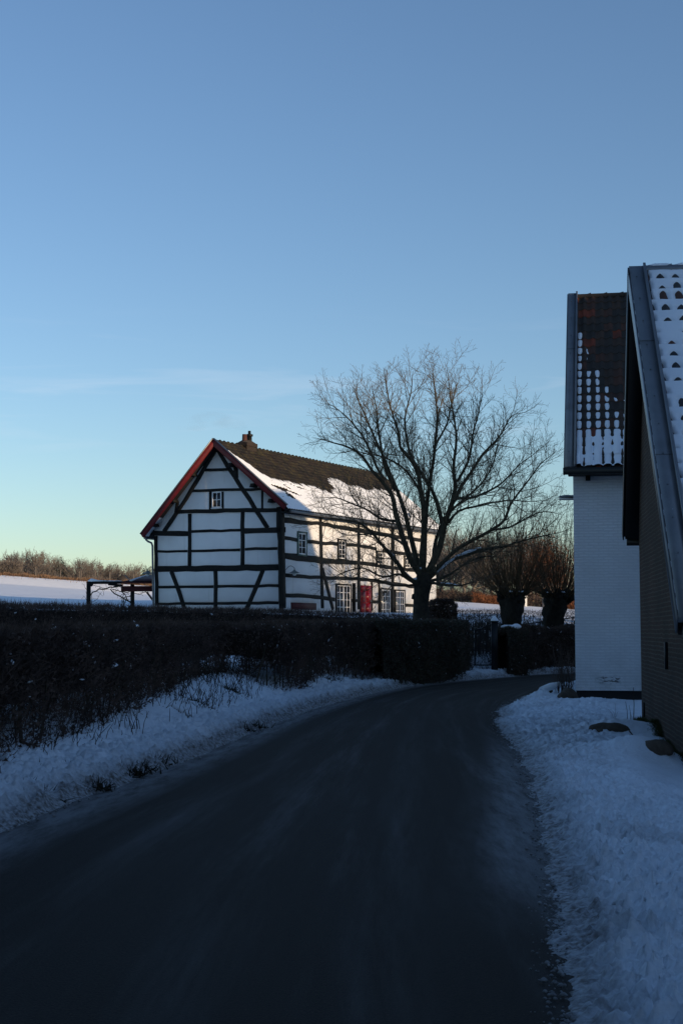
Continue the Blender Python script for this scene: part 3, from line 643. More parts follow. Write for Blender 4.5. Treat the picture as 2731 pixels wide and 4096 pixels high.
# wall lamps
def wall_lamp(base, out, parent, drop=0.1):
    out = np.asarray(out, float); mb = MB(); mb.box(base + out * .02, np.cross(out, UP) * .04, UP * .06, out * .02)
    t = np.linspace(0, 1, 12); arc = [base + out * (.04 + .46 * q) + UP * (.26 * math.sin(q * math.pi * .80) - .02 * q) for q in t]
    mb.tube(arc, .014, 6); e = arc[-1]; mb.tube([e, e - UP * .06], .02, 6); lp = mb.build('wall_lamp', M['blackmetal'], parent)
    mb = MB(); mb.lathe(e - UP * .20, [(.26, -.01), (.25, .0), (.15, .05), (.07, .09), (.05, .14), (.0, .15)], 16); mb.build('lamp_shade', M['enamel'], lp, smooth=True)
    mb = MB(); mb.lathe(e - UP * .21, [(.05, .02), (.085, -.03), (.085, -.08), (.05, -.12), (.0, -.13)], 12); mb.build('bulb', M['bulb'], lp, smooth=True)
wall_lamp(s1(283, 700), NS * .75 + S * .66, house); wall_lamp(g1(165, 1318), Gd * .6 + NG * .5, house)
# hanging lantern near the french windows
lp = s1(1060, 850) + NS * .45; mb = MB(); mb.tube([s1(1060, 822), lp + UP * .02], .015, 6); mb.tube([lp, lp - UP * .12], .01, 5)
lt = mb.build('lantern_bracket', M['blackmetal'], house)
mb = MB(); mb.lathe(lp - UP * .20, [(.0, .12), (.17, .02), (.17, 0)], 6); mb.lathe(lp - UP * .58, [(.02, -.02), (.13, 0), (.13, .03)], 6)
for k in range(6):
    a = k * math.pi / 3; mb.tube([lp + np.array([.125 * math.cos(a), .125 * math.sin(a), -.57]), lp + np.array([.15 * math.cos(a), .15 * math.sin(a), -.2])], .012, 4)
mb.build('lantern', M['blackmetal'], lt)
# smoke: a thin real volume drifting left of the pots
m, nt, b = nm('chimney_smoke'); nt.nodes.remove(b); pv = N(nt, 'VolumePrincipled'); pv.inputs['Color'].default_value = (.5, .53, .58, 1)
d1 = noise(nt, .9, 5, stretch=(1, 1, 1.6)); d2 = mapr(nt, d1, .46, .72, 0, .20); nt.links.new(d2, pv.inputs['Density']); nt.links.new(pv.outputs[0], nt.nodes['Material Output'].inputs['Volume'])
mb = MB(); t = np.linspace(0, 1, 9); c0 = cc * [1, 1, 0] + UP * (zt + .7)
mb.tube([c0 + np.array([-3.4 * q, 0, .25 * math.sin(3 * q) + .15]) for q in t], .12 + .42 * np.sin(t * math.pi * .93 + .1), 10)
o = mb.build('smoke', m); tag(o, 'faint wisp of grey smoke drifting off the farmhouse chimney', 'smoke', kind='stuff')

# ------------------------------------------------------------------ LEAN-TO / PERGOLA left of the house
def q1(x, y, Y): return atY(300 + x / 4.48, 2270 + y / 4.48, Y)
perg = empty('open_shelter', tuple(q1(620, 700, 75) * [1, 1, 0] + np.array([0, 0, 2.4])), 'low dark timber shelter with a small red tiled roof left of the farmhouse', 'shelter')
YP = 74.5; m4 = 4.48 * F / YP
def seg(mb, a, b, Y, th=.12, w=.14):
    A, B = q1(*a, Y), q1(*b, Y); d = B - A; L = np.linalg.norm(d); d /= L; mb.box((A + B) / 2, d * L / 2, np.cross(d, [0, 1, 0]) * w / 2, np.array([0, 1., 0]) * th / 2)
mb = MB(); seg(mb, (215, 275), (1425, 262), YP, .16, 46 / m4 * 1.0); mb.build('beam', M['timber'], perg)
for dy in (0, 3.2):
    mb = MB(); seg(mb, (250, 255), (248, 760), YP + dy, .2, 68 / m4); mb.build('post', M['timber'], perg)
    mb = MB(); seg(mb, (1033, 300), (1033, 760), YP + dy + .02, .2, 64 / m4); mb.build('post', M['timber'], perg)
mb = MB(); seg(mb, (285, 330), (318, 290), YP, .14, .12); mb.build('brace', M['timber'], perg)
mb = MB(); seg(mb, (600, 300), (860, 322), YP + .02, .14, 38 / m4); mb.build('brace', M['timber'], perg)
mb = MB(); seg(mb, (1290, 440), (1410, 600), YP, .14, 30 / m4); mb.build('brace', M['timber'], perg)
mb = MB(); seg(mb, (830, 380), (1425, 380), YP - .06, .05, 95 / m4); seg(mb, (890, 405), (1425, 405), YP - .1, .04, 50 / m4); mb.build('valance', M['darkred'], perg)
V = np.array([q1(830, 262, YP - .2), q1(1440, 262, YP - .2), q1(1440, 120, YP + 3), q1(1290, 128, YP + 3)])
mk('roof', np.vstack([V, V - UP * .08]), np.array([[0, 1, 2, 3], [7, 6, 5, 4], [0, 4, 5, 1], [1, 5, 6, 2], [2, 6, 7, 3], [3, 7, 4, 0]]), M['darkred'], perg)
mb = MB(); V2 = q1(1000, 240, YP + .2), q1(1290, 148, YP + 2.9); mb.tube([V2[0], V2[1]], .06, 6); mb.build('snow', M['snow'], perg); mb = MB(); mb.tube([q1(240, 250, YP), q1(300, 232, YP), q1(420, 244, YP), q1(840, 246, YP)], [.05, .12, .06, .03], 6); mb.build('snow', M['snow'], perg)

# ------------------------------------------------------------------ vegetation generators
def rnd_dir(rg, up=0.):
    d = rg.randn(3); d[2] += up; return d / np.linalg.norm(d)
def branch(mb, rg, p, d, L, r, lev, P):
    """curved tapering limb with side shoots"""
    n_ = max(2, int(L / P['seg'][lev])); st_ = L / n_; pts = [p]; d = d / np.linalg.norm(d); ds = [d]
    for i in range(n_):
        d = d + rg.randn(3) * P['jit'][lev] + np.array([0, 0, P['up'][lev]]) * st_; d /= np.linalg.norm(d)
        pts.append(pts[-1] + d * st_); ds.append(d)
    rr = np.linspace(r, max(r * P['tip'][lev], P['rmin']), n_ + 1)
    mb.tube(pts, rr, P['sides'][lev], False)
    if lev + 1 < P['levels']: side_shoots(mb, rg, pts, ds, rr, lev, P)
def side_shoots(mb, rg, pts, ds, rr, lev, P, start=.15, gap=None, scale=1.):
    pts = np.array(pts); s = np.concatenate([[0], np.cumsum(np.linalg.norm(np.diff(pts, axis=0), axis=1))]); L = s[-1]
    g_ = gap or P['gap'][lev]; x = L * start + rg.rand() * g_; az = rg.rand() * 6.28
    while x < L * .98:
        i = min(int(np.searchsorted(s, x)) - 1, len(pts) - 2); i = max(i, 0); t = (x - s[i]) / (s[i + 1] - s[i] + 1e-9)
        p = pts[i] * (1 - t) + pts[i + 1] * t; d = ds[min(i + 1, len(ds) - 1)]; d = d / np.linalg.norm(d)
        a = np.cross(d, [.3, .1, 1.]); a /= np.linalg.norm(a) + 1e-9; b_ = np.cross(d, a)
        az += 2.4 + rg.randn() * .5; an = R(P['ang'][lev]) * (1 + .25 * rg.randn())
        nd = d * math.cos(an) + (a * math.cos(az) + b_ * math.sin(az)) * math.sin(an); nd[2] += P['lift'][lev]
        l = P['len'][lev] * scale * (.55 + .75 * rg.rand()) * (1 - P['fall'] * x / L)
        r0 = rr[min(i, len(rr) - 1)] * .55; r0 = min(r0, P['rad'][lev] * (.7 + .6 * rg.rand()))
        branch(mb, rg, p, nd, l, r0, lev + 1, P); x += g_ * (.5 + rg.rand())

# ---- the big bare tree: main limbs laid by hand, the rest grown
TY = 51.0
def t1(x, y, dy=0.): return atY(1200 + x / 1.4255, 1350 + y / 1.4255, TY + dy)
base = t1(688, 1640); tz = float(T(base[0], base[1]))
tree = empty('bare_tree', (base[0], base[1], tz), 'big leafless broad-crowned tree on a short thick trunk in front of the farmhouse', 'tree')
rg = np.random.RandomState(5)
mb = MB(); tp = [np.array([base[0], base[1], tz - .1]), t1(690, 1600), t1(688, 1520), t1(692, 1460), t1(700, 1400), t1(705, 1340)]
mb.tube(tp, [.42, .31, .27, .28, .32, .21], 14); 
mb.lathe(t1(655, 1465) - UP * .1, [(0, -.1), (.14, -.05), (.12, .1), (0, .16)], 7)
tr = mb.build('trunk', M['darkbark'], tree, smooth=True)
limbs = [([(700, 1390), (640, 1290), (600, 1180), (560, 1050), (530, 900), (480, 815), (400, 720), (330, 610), (250, 560), (160, 520), (65, 488)], .20, -1.6),
 ([(690, 1360), (645, 1200), (610, 1040), (570, 910), (520, 760), (460, 620), (390, 450), (330, 300), (280, 165)], .17, 1.4),
 ([(695, 1350), (705, 1150), (705, 950), (680, 800), (645, 680), (560, 580), (548, 450), (500, 260), (465, 40)], .19, -.8),
 ([(700, 1340), (712, 1100), (740, 830), (765, 600), (790, 380), (770, 200), (755, 55)], .15, 2.2),
 ([(720, 1350), (790, 1220), (822, 1080), (862, 950), (890, 830), (880, 690), (900, 500), (880, 320), (845, 50)], .21, -.5),
 ([(850, 985), (905, 880), (970, 760), (1050, 620), (1150, 510), (1205, 380), (1285, 305)], .13, 1.5),
 ([(740, 1350), (830, 1262), (930, 1185), (1080, 1100), (1180, 1020), (1225, 900), (1300, 800), (1400, 650), (1500, 560)], .13, -2.0),
 ([(730, 1375), (870, 1262), (1000, 1212), (1200, 1175), (1350, 1125), (1560, 1070)], .13, .6),
 ([(730, 1390), (850, 1358), (960, 1270), (1090, 1230), (1180, 1250)], .09, 2.5),
 ([(735, 1400), (830, 1415), (930, 1420), (1030, 1400)], .08, -2.2),
 ([(690, 1420), (605, 1370), (545, 1270), (480, 1195), (390, 1080), (300, 1015), (160, 990), (50, 1030)], .15, -2.6),
 ([(660, 1400), (560, 1345), (470, 1370), (350, 1300), (230, 1330), (110, 1400)], .07, -3.0),
 ([(650, 1410), (540, 1420), (400, 1380), (260, 1385), (130, 1290)], .06, -2.2),
 ([(815, 1090), (790, 960), (760, 860), (690, 740), (605, 560), (590, 400), (630, 200), (640, 60)], .13, 1.0),
 ([(560, 1050), (450, 1025), (360, 950), (210, 880), (90, 860)], .08, -1.2), ([(600, 1190), (500, 1120), (400, 1100), (250, 1110), (140, 1040)], .07, 1.8),
 ([(880, 920), (1010, 895), (1110, 840), (1200, 760), (1300, 640), (1395, 550)], .08, 2.0),
 ([(470, 800), (425, 690), (345, 500), (250, 380), (125, 265)], .09, .6), ([(540, 870), (470, 700), (440, 500), (420, 300), (395, 150)], .09, -2.2),
 ([(1080, 1100), (1200, 1080), (1330, 1000), (1420, 960), (1530, 970)], .06, .9), ([(895, 820), (960, 700), (990, 520), (1030, 350), (1060, 190)], .08, -1.6),
 ([(760, 650), (830, 480), (870, 300), (905, 130)], .06, 1.0), ([(700, 900), (620, 760), (480, 640), (300, 600), (180, 420)], .07, 2.6),
 ([(822, 1080), (900, 980), (1050, 930), (1180, 900), (1300, 900), (1450, 880)], .07, -2.4), ([(760, 1330), (770, 1150), (830, 1000), (940, 900), (1060, 780), (1130, 620), (1170, 440)], .12, 3.0)]
PT = dict(levels=4, seg=[.4, .32, .2, .14], jit=[.10, .13, .16, .2], up=[.12, .30, .35, .3], tip=[.25, .25, .35, .5], rmin=.0042, sides=[6, 4, 3, 3],
          gap=[.20, .135, .10, 1], ang=[46, 46, 44, 40], lift=[.22, .16, .12, .1], len=[1.7, .70, .27, .1], rad=[.018, .009, .0055, .004], fall=.42)
mb = MB(); mt = MB()
for pts, r, dy in limbs:
    k = len(pts); P0 = [t1(700 + (x - 700) * (1 - .05 * i / (k - 1)), 1380 + (y - 1380) * (1 - .10 * i / (k - 1)), dy * (i / (k - 1)) ** .8 * (1 if i else 0)) for i, (x, y) in enumerate(pts)]
    Q = [P0[0]]
    for i in range(1, k):
        for q in (1 / 3, 2 / 3, 1): Q.append(P0[i - 1] * (1 - q) + P0[i] * q + (rg.randn(3) * .035 if q < 1 else 0))
    Q = np.array(Q)
    for _ in range(1): Q[1:-1] = (Q[:-2] + 2 * Q[1:-1] + Q[2:]) / 4
    rr = .57 * r * (1 - np.linspace(0, 1, len(Q))) ** .95 + .008
    mb.tube(Q, rr, 8, False); ds = np.gradient(Q, axis=0)
    side_shoots(mt, rg, Q, list(ds), rr, 0, PT, .16)
cr_ = mb.build('limbs', M['bark'], tree, smooth=True); mt.build('crown', M['twig'], tree)
mb = MB()
for pts in ([(560, 1300), (590, 1345), (640, 1385)], [(620, 1388), (660, 1385), (690, 1400)], [(655, 1312), (672, 1330), (690, 1322)], [(500, 1215), (530, 1255), (552, 1280)], [(1030, 1205), (950, 1232), (880, 1258)], [(780, 1345), (830, 1300), (880, 1265)], [(615, 1010), (625, 1030)], [(800, 1408), (860, 1416), (900, 1420)]):
    c_ = np.array([t1(x, y, -.1) for x, y in pts]) + UP * .05; mb = MB(); mb.tube(c_, [.03] + [.06] * (len(c_) - 2) + [.03], 6); mb.build('snow', M['snow'], tree, smooth=True)
print('tree tris', mt.n)

def dup(o, loc, rz=0, sc=1, label=None, group=None):
    c_ = o.copy(); COL.objects.link(c_); c_.location = loc; c_.rotation_euler = (0, 0, rz); c_.scale = (sc, sc, sc) if np.ndim(sc) == 0 else sc
    if label: c_['label'] = label
    if group: c_['group'] = group
    for q in o.children:
        d = q.copy(); COL.objects.link(d); d.parent = c_
    return c_

# ---- pollard willows
def willow(u, Y, zt_px, label, seed, wpx, lean=0.):
    rg = np.random.RandomState(seed); top = atY(u, zt_px, Y); bs = np.array([top[0] - lean, Y, float(T(top[0], Y))]); w = wpx * Y / F / 2
    o = empty('pollard_willow', tuple(bs), label, 'tree', 'pollard willows by the road')
    mb = MB(); H = top[2] - bs[2]; k = 14; sd_ = 18; V = []
    for i in range(k + 1):
        f = i / k; r = w * (.80 - .06 * math.sin(f * 2.6) + .42 * f ** 2.5 - (.9 * max(0, f - .9) * 5 if f > .9 else 0))
        for j in range(sd_):
            a = j / sd_ * 6.283; rr = r * (1 + .16 * math.sin(3 * a + f * 4 + seed) + .12 * math.sin(7 * a + seed - f * 5) + .08 * rg.randn())
            V.append([bs[0] + lean * f + rr * math.cos(a), bs[1] + rr * math.sin(a), bs[2] - .1 + f * (H + .15)])
    V.append([top[0], top[1], top[2] + .1]); F4 = [[i * sd_ + j, i * sd_ + (j + 1) % sd_, (i + 1) * sd_ + (j + 1) % sd_, (i + 1) * sd_ + j] for i in range(k) for j in range(sd_)]
    mb.add(V, F4, [[k * sd_ + j, k * sd_ + (j + 1) % sd_, (k + 1) * sd_] for j in range(sd_)])
    for _ in range(30):
        a = rg.rand() * 6.28; c_ = top + np.array([math.cos(a) * w * (1.15 - .5 * rg.rand()), math.sin(a) * w * (1.1 - .4 * rg.rand()), -.22 + rg.rand() * .36]); rr = .09 + .10 * rg.rand()
        mb.lathe(c_, [(0, -rr), (rr * .8, -rr * .6), (rr, 0), (rr * .7, rr * .7), (0, rr)], 7)
    mb.build('trunk', M['willowbark'], o, smooth=True)
    P = dict(levels=2, seg=[.3, .25], jit=[.045, .06], up=[.30, .3], tip=[.3, .4], rmin=.0035, sides=[3, 3], gap=[.45], ang=[22], lift=[.3], len=[.8], rad=[.006], fall=.3)
    mb = MB()
    for _ in range(250):
        a = rg.rand() * 6.28; el = np.arccos(1 - rg.rand() ** 1.1 * .80); r0 = w * (.5 + .7 * math.sin(el))
        d = np.array([math.sin(el) * math.cos(a), math.sin(el) * math.sin(a), math.cos(el) + .05]); p = top + np.array([math.cos(a) * r0, math.sin(a) * r0, .05 - .2 * rg.rand()])
        L = (1.4 + 2.2 * rg.rand()) * (1.15 - .5 * el / 1.5)
        branch(mb, rg, p, d, L, .006 + .008 * rg.rand(), 0, P)
    mb.build('shoots', M['willow'], o)
    mb = MB()
    for _ in range(9):
        a = rg.rand() * 6.28; c_ = top + np.array([math.cos(a) * w * .9, math.sin(a) * w * .9 - .1, .08]); mb = MB(); mb.lathe(c_, [(.09, 0), (.07, .04), (0, .06)], 7); mb.build('snow', M['snow'], o, smooth=True)
    return o
willow(2048, 54, 2378, 'stout pollard willow with a fan of thin shoots, the nearer to the gate', 3, 88)
willow(2230, 56, 2380, 'thick pollard willow with upright shoots against the white building edge', 8, 92, .35)

# ---- hedges
def hedge(name, label, pts, z0f, z1f, th, dens, parts=('hedge', 'hedge'), core0=.25, tw=.006, tl=.16, snow=30, seed=0, green=False, leaf=.5, ttop=.10, stems=True):
    rg = np.random.RandomState(seed); P = resample(pts, .4); s = np.concatenate([[0], np.cumsum(np.linalg.norm(np.diff(P, axis=0), axis=1))]); L = s[-1]
    def at(q): return np.stack([np.interp(q, s, P[:, 0]), np.interp(q, s, P[:, 1])], -1)
    def nrm(q):
        d = at(np.minimum(q + .2, L)) - at(np.maximum(q - .2, 0)); d /= np.linalg.norm(d, axis=-1)[..., None] + 1e-9; return np.stack([-d[..., 1], d[..., 0]], -1), d
    mid = at(L / 2); root = empty(name, (mid[0], mid[1], float(z0f(mid[0], mid[1]))), label, 'hedge')
    # core
    n_ = max(3, int(L / .35)); q = np.linspace(0, L, n_); c_ = at(q); nn_, _ = nrm(q); k = 10; V = []
    for j in range(k):
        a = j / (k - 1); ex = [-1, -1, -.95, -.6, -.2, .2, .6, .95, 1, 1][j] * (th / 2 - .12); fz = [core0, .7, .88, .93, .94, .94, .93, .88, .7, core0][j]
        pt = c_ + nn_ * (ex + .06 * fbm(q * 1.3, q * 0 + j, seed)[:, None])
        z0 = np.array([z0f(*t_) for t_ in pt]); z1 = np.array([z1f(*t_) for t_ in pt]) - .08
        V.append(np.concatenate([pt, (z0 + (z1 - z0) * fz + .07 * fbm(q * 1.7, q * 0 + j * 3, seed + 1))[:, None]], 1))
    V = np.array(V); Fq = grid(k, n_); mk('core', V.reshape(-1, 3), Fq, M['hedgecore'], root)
    # twigs over the surface
    n_ = int(L * dens); q = rg.rand(n_) * L; c_ = at(q); nn_, dd_ = nrm(q); e = (rg.rand(n_) * 2 - 1); f = rg.rand(n_) ** .8
    onface = rg.rand(n_) < .6; e = np.where(onface, np.sign(e) * (1 - .25 * rg.rand(n_)), e); f = np.where(onface, f, .9 + .1 * rg.rand(n_))
    bulge = 1 - .35 * np.maximum(0, f - .8) * 5 * (np.abs(e) > .8) + .26 * fbm(q * .9, f * 2.2, seed + 4)
    pt = c_ + nn_ * (e * th / 2 * bulge)[:, None]
    z0 = z0f(pt[:, 0], pt[:, 1]); z1 = z1f(pt[:, 0], pt[:, 1]) + .07 * fbm(q * 1.1, e * 2, seed + 2)
    pz = z0 + (z1 - z0) * f; topf = ~onface
    D = rg.randn(n_, 3) * .55; D[:, :2] += nn_ * (e * .5)[:, None]; D[:, 2] += np.where(topf, 1.5, .75)
    LL_ = tl * (.5 + rg.rand(n_)) * np.where(topf, 1.0, 1.0); LL_ = np.where(topf, ttop * (.4 + 1.2 * rg.rand(n_)), LL_); WW = tw * (.6 + .9 * rg.rand(n_))
    mb = MB(); mb.spikes(np.concatenate([pt, (pz - .03)[:, None]], 1), D, LL_, WW, rg)
    mb.build('twigs', M['hedge'], root)
    # leaves / leaf clumps: small facets
    n2 = int(n_ * leaf)
    if n2:
        i = rg.randint(0, n_, n2); pp = np.concatenate([pt[i], (pz[i] - .02)[:, None]], 1) + rg.randn(n2, 3) * .03
        D = rg.randn(n2, 3); mb = MB(); mb.spikes(pp, D, .03 + .035 * rg.rand(n2), .025 + .03 * rg.rand(n2), rg); mb.build('leaves', M['hedgegreen'] if green else M['hedge'], root)
    if stems:
        mb = MB(); m_ = int(L * 7)
        for _ in range(m_):
            qq = rg.rand() * L; c1 = at(qq) + nrm(qq)[0] * (rg.rand() - .5) * th * .85; z0_ = float(z0f(*c1)); z1_ = float(z1f(*c1)); h_ = (z1_ - z0_) * (.5 + .3 * rg.rand())
            p0_ = np.array([c1[0], c1[1], z0_ - .08]); l_ = rg.randn(2) * .12; r_ = .008 + .016 * rg.rand()
            mb.tube([p0_, p0_ + np.array([l_[0] * .5 + rg.randn() * .03, l_[1] * .5, h_ * .5]), p0_ + np.array([l_[0], l_[1], h_ + .1])], [r_, r_ * .8, r_ * .4], 4, False)
        mb.build('stems', M['bark'], root)
    if snow:
        mb = MB(); m_ = int(L * snow); i = rg.randint(0, n_, m_)
        for a in i:
            r_ = .005 + .014 * rg.rand() ** 3; c1 = np.array([pt[a, 0], pt[a, 1], pz[a]]) + rg.randn(3) * .01
            mb.box(c1, rg.randn(3) * r_, rg.randn(3) * r_ * .8, [0, 0, r_ * .4])
        mb.build('snow_flecks', M['snow'], root)
    return root
def Tz(x, y): return T(np.asarray(x, float), np.asarray(y, float)) + .03
fh = [(-4.0, 8.5), (-3.65, 12)] + [tuple(atZ(u, v, z)[:2]) for u, v, z in ((0, 2950, .5), (482, 2822, .55), (850, 2712, .6), (1123, 2716, .55), (1283, 2692, .5))]
fh = [(a - .35, b + .15) for a, b in fh]
fh += [tuple(atZ(u, v, z)[:2] + np.array([-.25, .35])) for u, v, z in ((1480, 2690, .42), )]
print('front hedge', np.round(fh, 1))
ztop = lambda x, y: np.interp(y, [8, 15, 28, 36, 44], [1.53, 1.55, 1.66, 1.74, 1.86]) + 0 * x
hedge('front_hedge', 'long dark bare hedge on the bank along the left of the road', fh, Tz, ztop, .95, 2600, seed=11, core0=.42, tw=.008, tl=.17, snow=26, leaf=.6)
bh = [fh[-1], tuple(atZ(1640, 2690, .35)[:2] + np.array([-.25, .5])), tuple(atZ(1800, 2690, .25)[:2] + np.array([-.35, .6])), tuple(atZ(1845, 2682, .25)[:2] + np.array([-.3, .9]))]
hedge('clipped_bush', 'rounded evergreen end of the hedge just left of the garden gate', bh, lambda x, y: Tz(x, y) - .1, lambda x, y: 1.83 + 0 * x, 1.5, 4200, seed=12, core0=.02, tw=.010, tl=.12, snow=26, green=True, leaf=1.6, stems=False)
rh = [atY(-420, 2500, 33)[:2], atY(0, 2500, 38)[:2], atY(620, 2500, 43.5)[:2], atY(1130, 2500, 48)[:2], atY(1640, 2500, 49.5)[:2]]
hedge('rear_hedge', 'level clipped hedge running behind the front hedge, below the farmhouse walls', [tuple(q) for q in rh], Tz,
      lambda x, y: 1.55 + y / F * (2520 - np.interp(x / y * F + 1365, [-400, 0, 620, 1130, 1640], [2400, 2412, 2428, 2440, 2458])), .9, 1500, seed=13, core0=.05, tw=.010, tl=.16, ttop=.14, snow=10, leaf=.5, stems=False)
r2 = [atY(2036, 2600, 51.0)[:2], atY(2150, 2600, 53.6)[:2], atY(2260, 2600, 54.8)[:2], atY(2420, 2600, 57.5)[:2]]
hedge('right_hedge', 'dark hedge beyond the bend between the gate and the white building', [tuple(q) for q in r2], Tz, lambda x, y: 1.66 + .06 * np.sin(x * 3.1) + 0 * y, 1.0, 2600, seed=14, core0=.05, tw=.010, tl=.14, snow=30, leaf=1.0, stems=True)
r3 = [atY(1996, 2600, 49.9)[:2], atY(2080, 2600, 50.9)[:2]]
ho = hedge('gateside_bush', 'small snow-capped bush directly right of the gate post', [tuple(q) for q in r3], Tz, lambda x, y: 1.60 + .05 * np.sin(x * 7), .8, 5200, seed=15, core0=.02, tw=.010, tl=.10, snow=60, leaf=1.2, green=True, stems=False)
a0, a1 = [np.append(q, 1.65) for q in r3]; mb = MB(); t_ = np.linspace(.1, 1.0, 8); mb.tube([a0 * (1 - q) + a1 * q + UP * (.02 * math.sin(q * 9)) for q in t_], [.03, .06, .08, .10, .09, .11, .10, .05], 8); mb.build('snow_cap', M['snow'], ho, smooth=True)
r4 = [atY(1715, 2450, 55)[:2], atY(1825, 2450, 55)[:2]]
hedge('round_shrub', 'rounded frosted shrub right behind the bare tree trunk', [tuple(q) for q in r4], Tz, lambda x, y: 1.55 + y / F * (2520 - np.interp(x / y * F + 1365, [1700, 1740, 1800, 1830], [2412, 2394, 2400, 2425])), 1.0, 4200, seed=16, core0=.02, tw=.010, tl=.12, snow=120, leaf=1.2, stems=False)
# open scrubby hedge with the picket fence in front
def scrub(label, u0, u1, Y, vt, seed, n_):
    rg = np.random.RandomState(seed); mb = MB(); c0 = atY((u0 + u1) / 2, 2500, Y)
    root = empty('scrub_hedge', (c0[0], c0[1], float(T(c0[0], c0[1]))), label, 'hedge')
    P = dict(levels=2, seg=[.12, .1], jit=[.22, .25], up=[.1, .3], tip=[.6, .5], rmin=.006, sides=[4, 3], gap=[.13], ang=[50], lift=[.1], len=[.28], rad=[.009], fall=.3)
    for _ in range(n_):
        u = u0 + rg.rand() * (u1 - u0); y = Y + rg.randn() * .25; p = atY(u, 2500, y); z = float(T(p[0], y)); top = 1.55 + (2520 - vt - rg.rand() * 25) / F * y
        branch(mb, rg, np.array([p[0], y, z]), np.array([rg.randn() * .15, rg.randn() * .1, 1]), max(.4, top - z), .018, 0, P)
    mb.build('branches', M['bark'], root)
    for n2 in range(1):
        mt = MB(); k = n_ * 90; u = u0 + rg.rand(k) * (u1 - u0); y = Y + rg.randn(k) * .25; x = (u - 1365.5) / F * y; z0 = T(x, y); z1 = 1.55 + (2520 - vt) / F * y; f = .38 + .62 * rg.rand(k) ** .7
        mt.spikes(np.stack([x, y, z0 + (z1 - z0) * f * .97], -1), rg.randn(k, 3) + [0, 0, .8], .05 + .12 * rg.rand(k), .008 + .006 * rg.rand(k), rg); mt.build('twigs', M['hedge'], root)
    return root
scrub('see-through bare hedge behind the picket fence left of the willows', 1815, 2010, 55, 2436, 1, 60)
scrub('see-through bare hedge between and beyond the two willows', 2085, 2330, 58.5, 2440, 2, 44)
# picket fence
pf = empty('picket_fence', tuple(atY(1950, 2560, 52)), 'rustic dark picket fence running behind the gate and the willows', 'fence')
rg = np.random.RandomState(2)
p0_, p1_ = atY(1828, 2500, 52.2)[:2], atY(2345, 2500, 59)[:2]
for k in range(92):
    f = k / 91; c_ = p0_ * (1 - f) + p1_ * f; z = float(T(c_[0], c_[1])); zt_ = 1.55 + (2520 - (2487 + 4 * rg.randn() + 6 * f)) / F * c_[1]; h = (zt_ - z) / 2; l = rg.randn() * .012
    mb = MB(); mb.tube([[c_[0] - l, c_[1], z], [c_[0], c_[1], z + 2 * h - .06], [c_[0] + l * .2, c_[1], z + 2 * h]], [.024, .022, .006], 5); mb.build('picket', M['picket'], pf)
for dz in (.35, .95):
    z0_, z1_ = float(T(*p0_)), float(T(*p1_)); mb = MB(); mb.tube([[p0_[0], p0_[1] + .04, z0_ + dz], [p1_[0], p1_[1] + .04, z1_ + dz]], .022, 5); mb.build('wire_rail', M['picket'], pf)
# garden gate
GY = 49.6
gb = atY(1936, 2662, GY); gate = empty('garden_gate', tuple(gb), 'dark metal garden gate with thin upright bars, shut across a snowy path', 'gate')
def gp(x, y, dy=0): return atY(1850 + x / 3.267, 2400 + y / 3.267, GY + dy)
for q_ in ([gp(160, 395), gp(240, 375), gp(310, 340), gp(385, 318)], [gp(158, 662), gp(385, 655)], [gp(165, 850), gp(385, 850)]):
    mb = MB(); mb.tube(q_, .02, 6); mb.build('rail', M['blackmetal'], gate)
mb = MB(); mb.tube([gp(160, 390), gp(158, 858)], .032, 6); mb.build('gate_post_thin', M['blackmetal'], gate)
for k in range(13):
    x = 178 + k * 16.3; yt = np.interp(x, [160, 240, 310, 385], [395, 375, 340, 318]); mb = MB(); mb.tube([gp(x, yt - 6), gp(x, 862)], .0095, 5); mb.build('bar', M['blackmetal'], gate)
mb = MB(); mb.tube([gp(290, 680, -.02), gp(375, 855, -.02)], .014, 5); mb.build('stay', M['blackmetal'], gate)
gpst = empty('gate_post', tuple(gp(413, 868)), 'square dark gate post with a snow cap, right of the garden gate', 'post')
pb, pt_ = gp(413, 870), gp(413, 285); mb = MB(); mb.box((pb + pt_) / 2 - UP * .05, [.105, 0, 0], [0, .1, 0], UP * ((pt_[2] - pb[2]) / 2 + .05)); mb.box(pt_ + UP * .012, [.125, 0, 0], [0, .12, 0], UP * .02); mb.build('post', M['blackmetal'], gpst)
mb = MB(); mb.lathe(pt_ + UP * .032, [(.13, 0), (.12, .05), (.07, .11), (.03, .17), (0, .18)], 10); mb.build('snow_cap', M['snow'], gpst, smooth=True)
# fence continuing left of the gate
lf_ = empty('railing', tuple(gp(80, 860)), 'short run of thin metal railing left of the garden gate', 'railing')
for k in range(9):
    x = 20 + k * 15; mb = MB(); mb.tube([gp(x, 300 + k * 9, .1), gp(x, 800, .1)], .010, 5); mb.build('bar', M['blackmetal'], lf_)
mb = MB(); mb.tube([gp(10, 662, .1), gp(156, 662, .1)], .018, 5); mb.build('rail', M['blackmetal'], lf_)

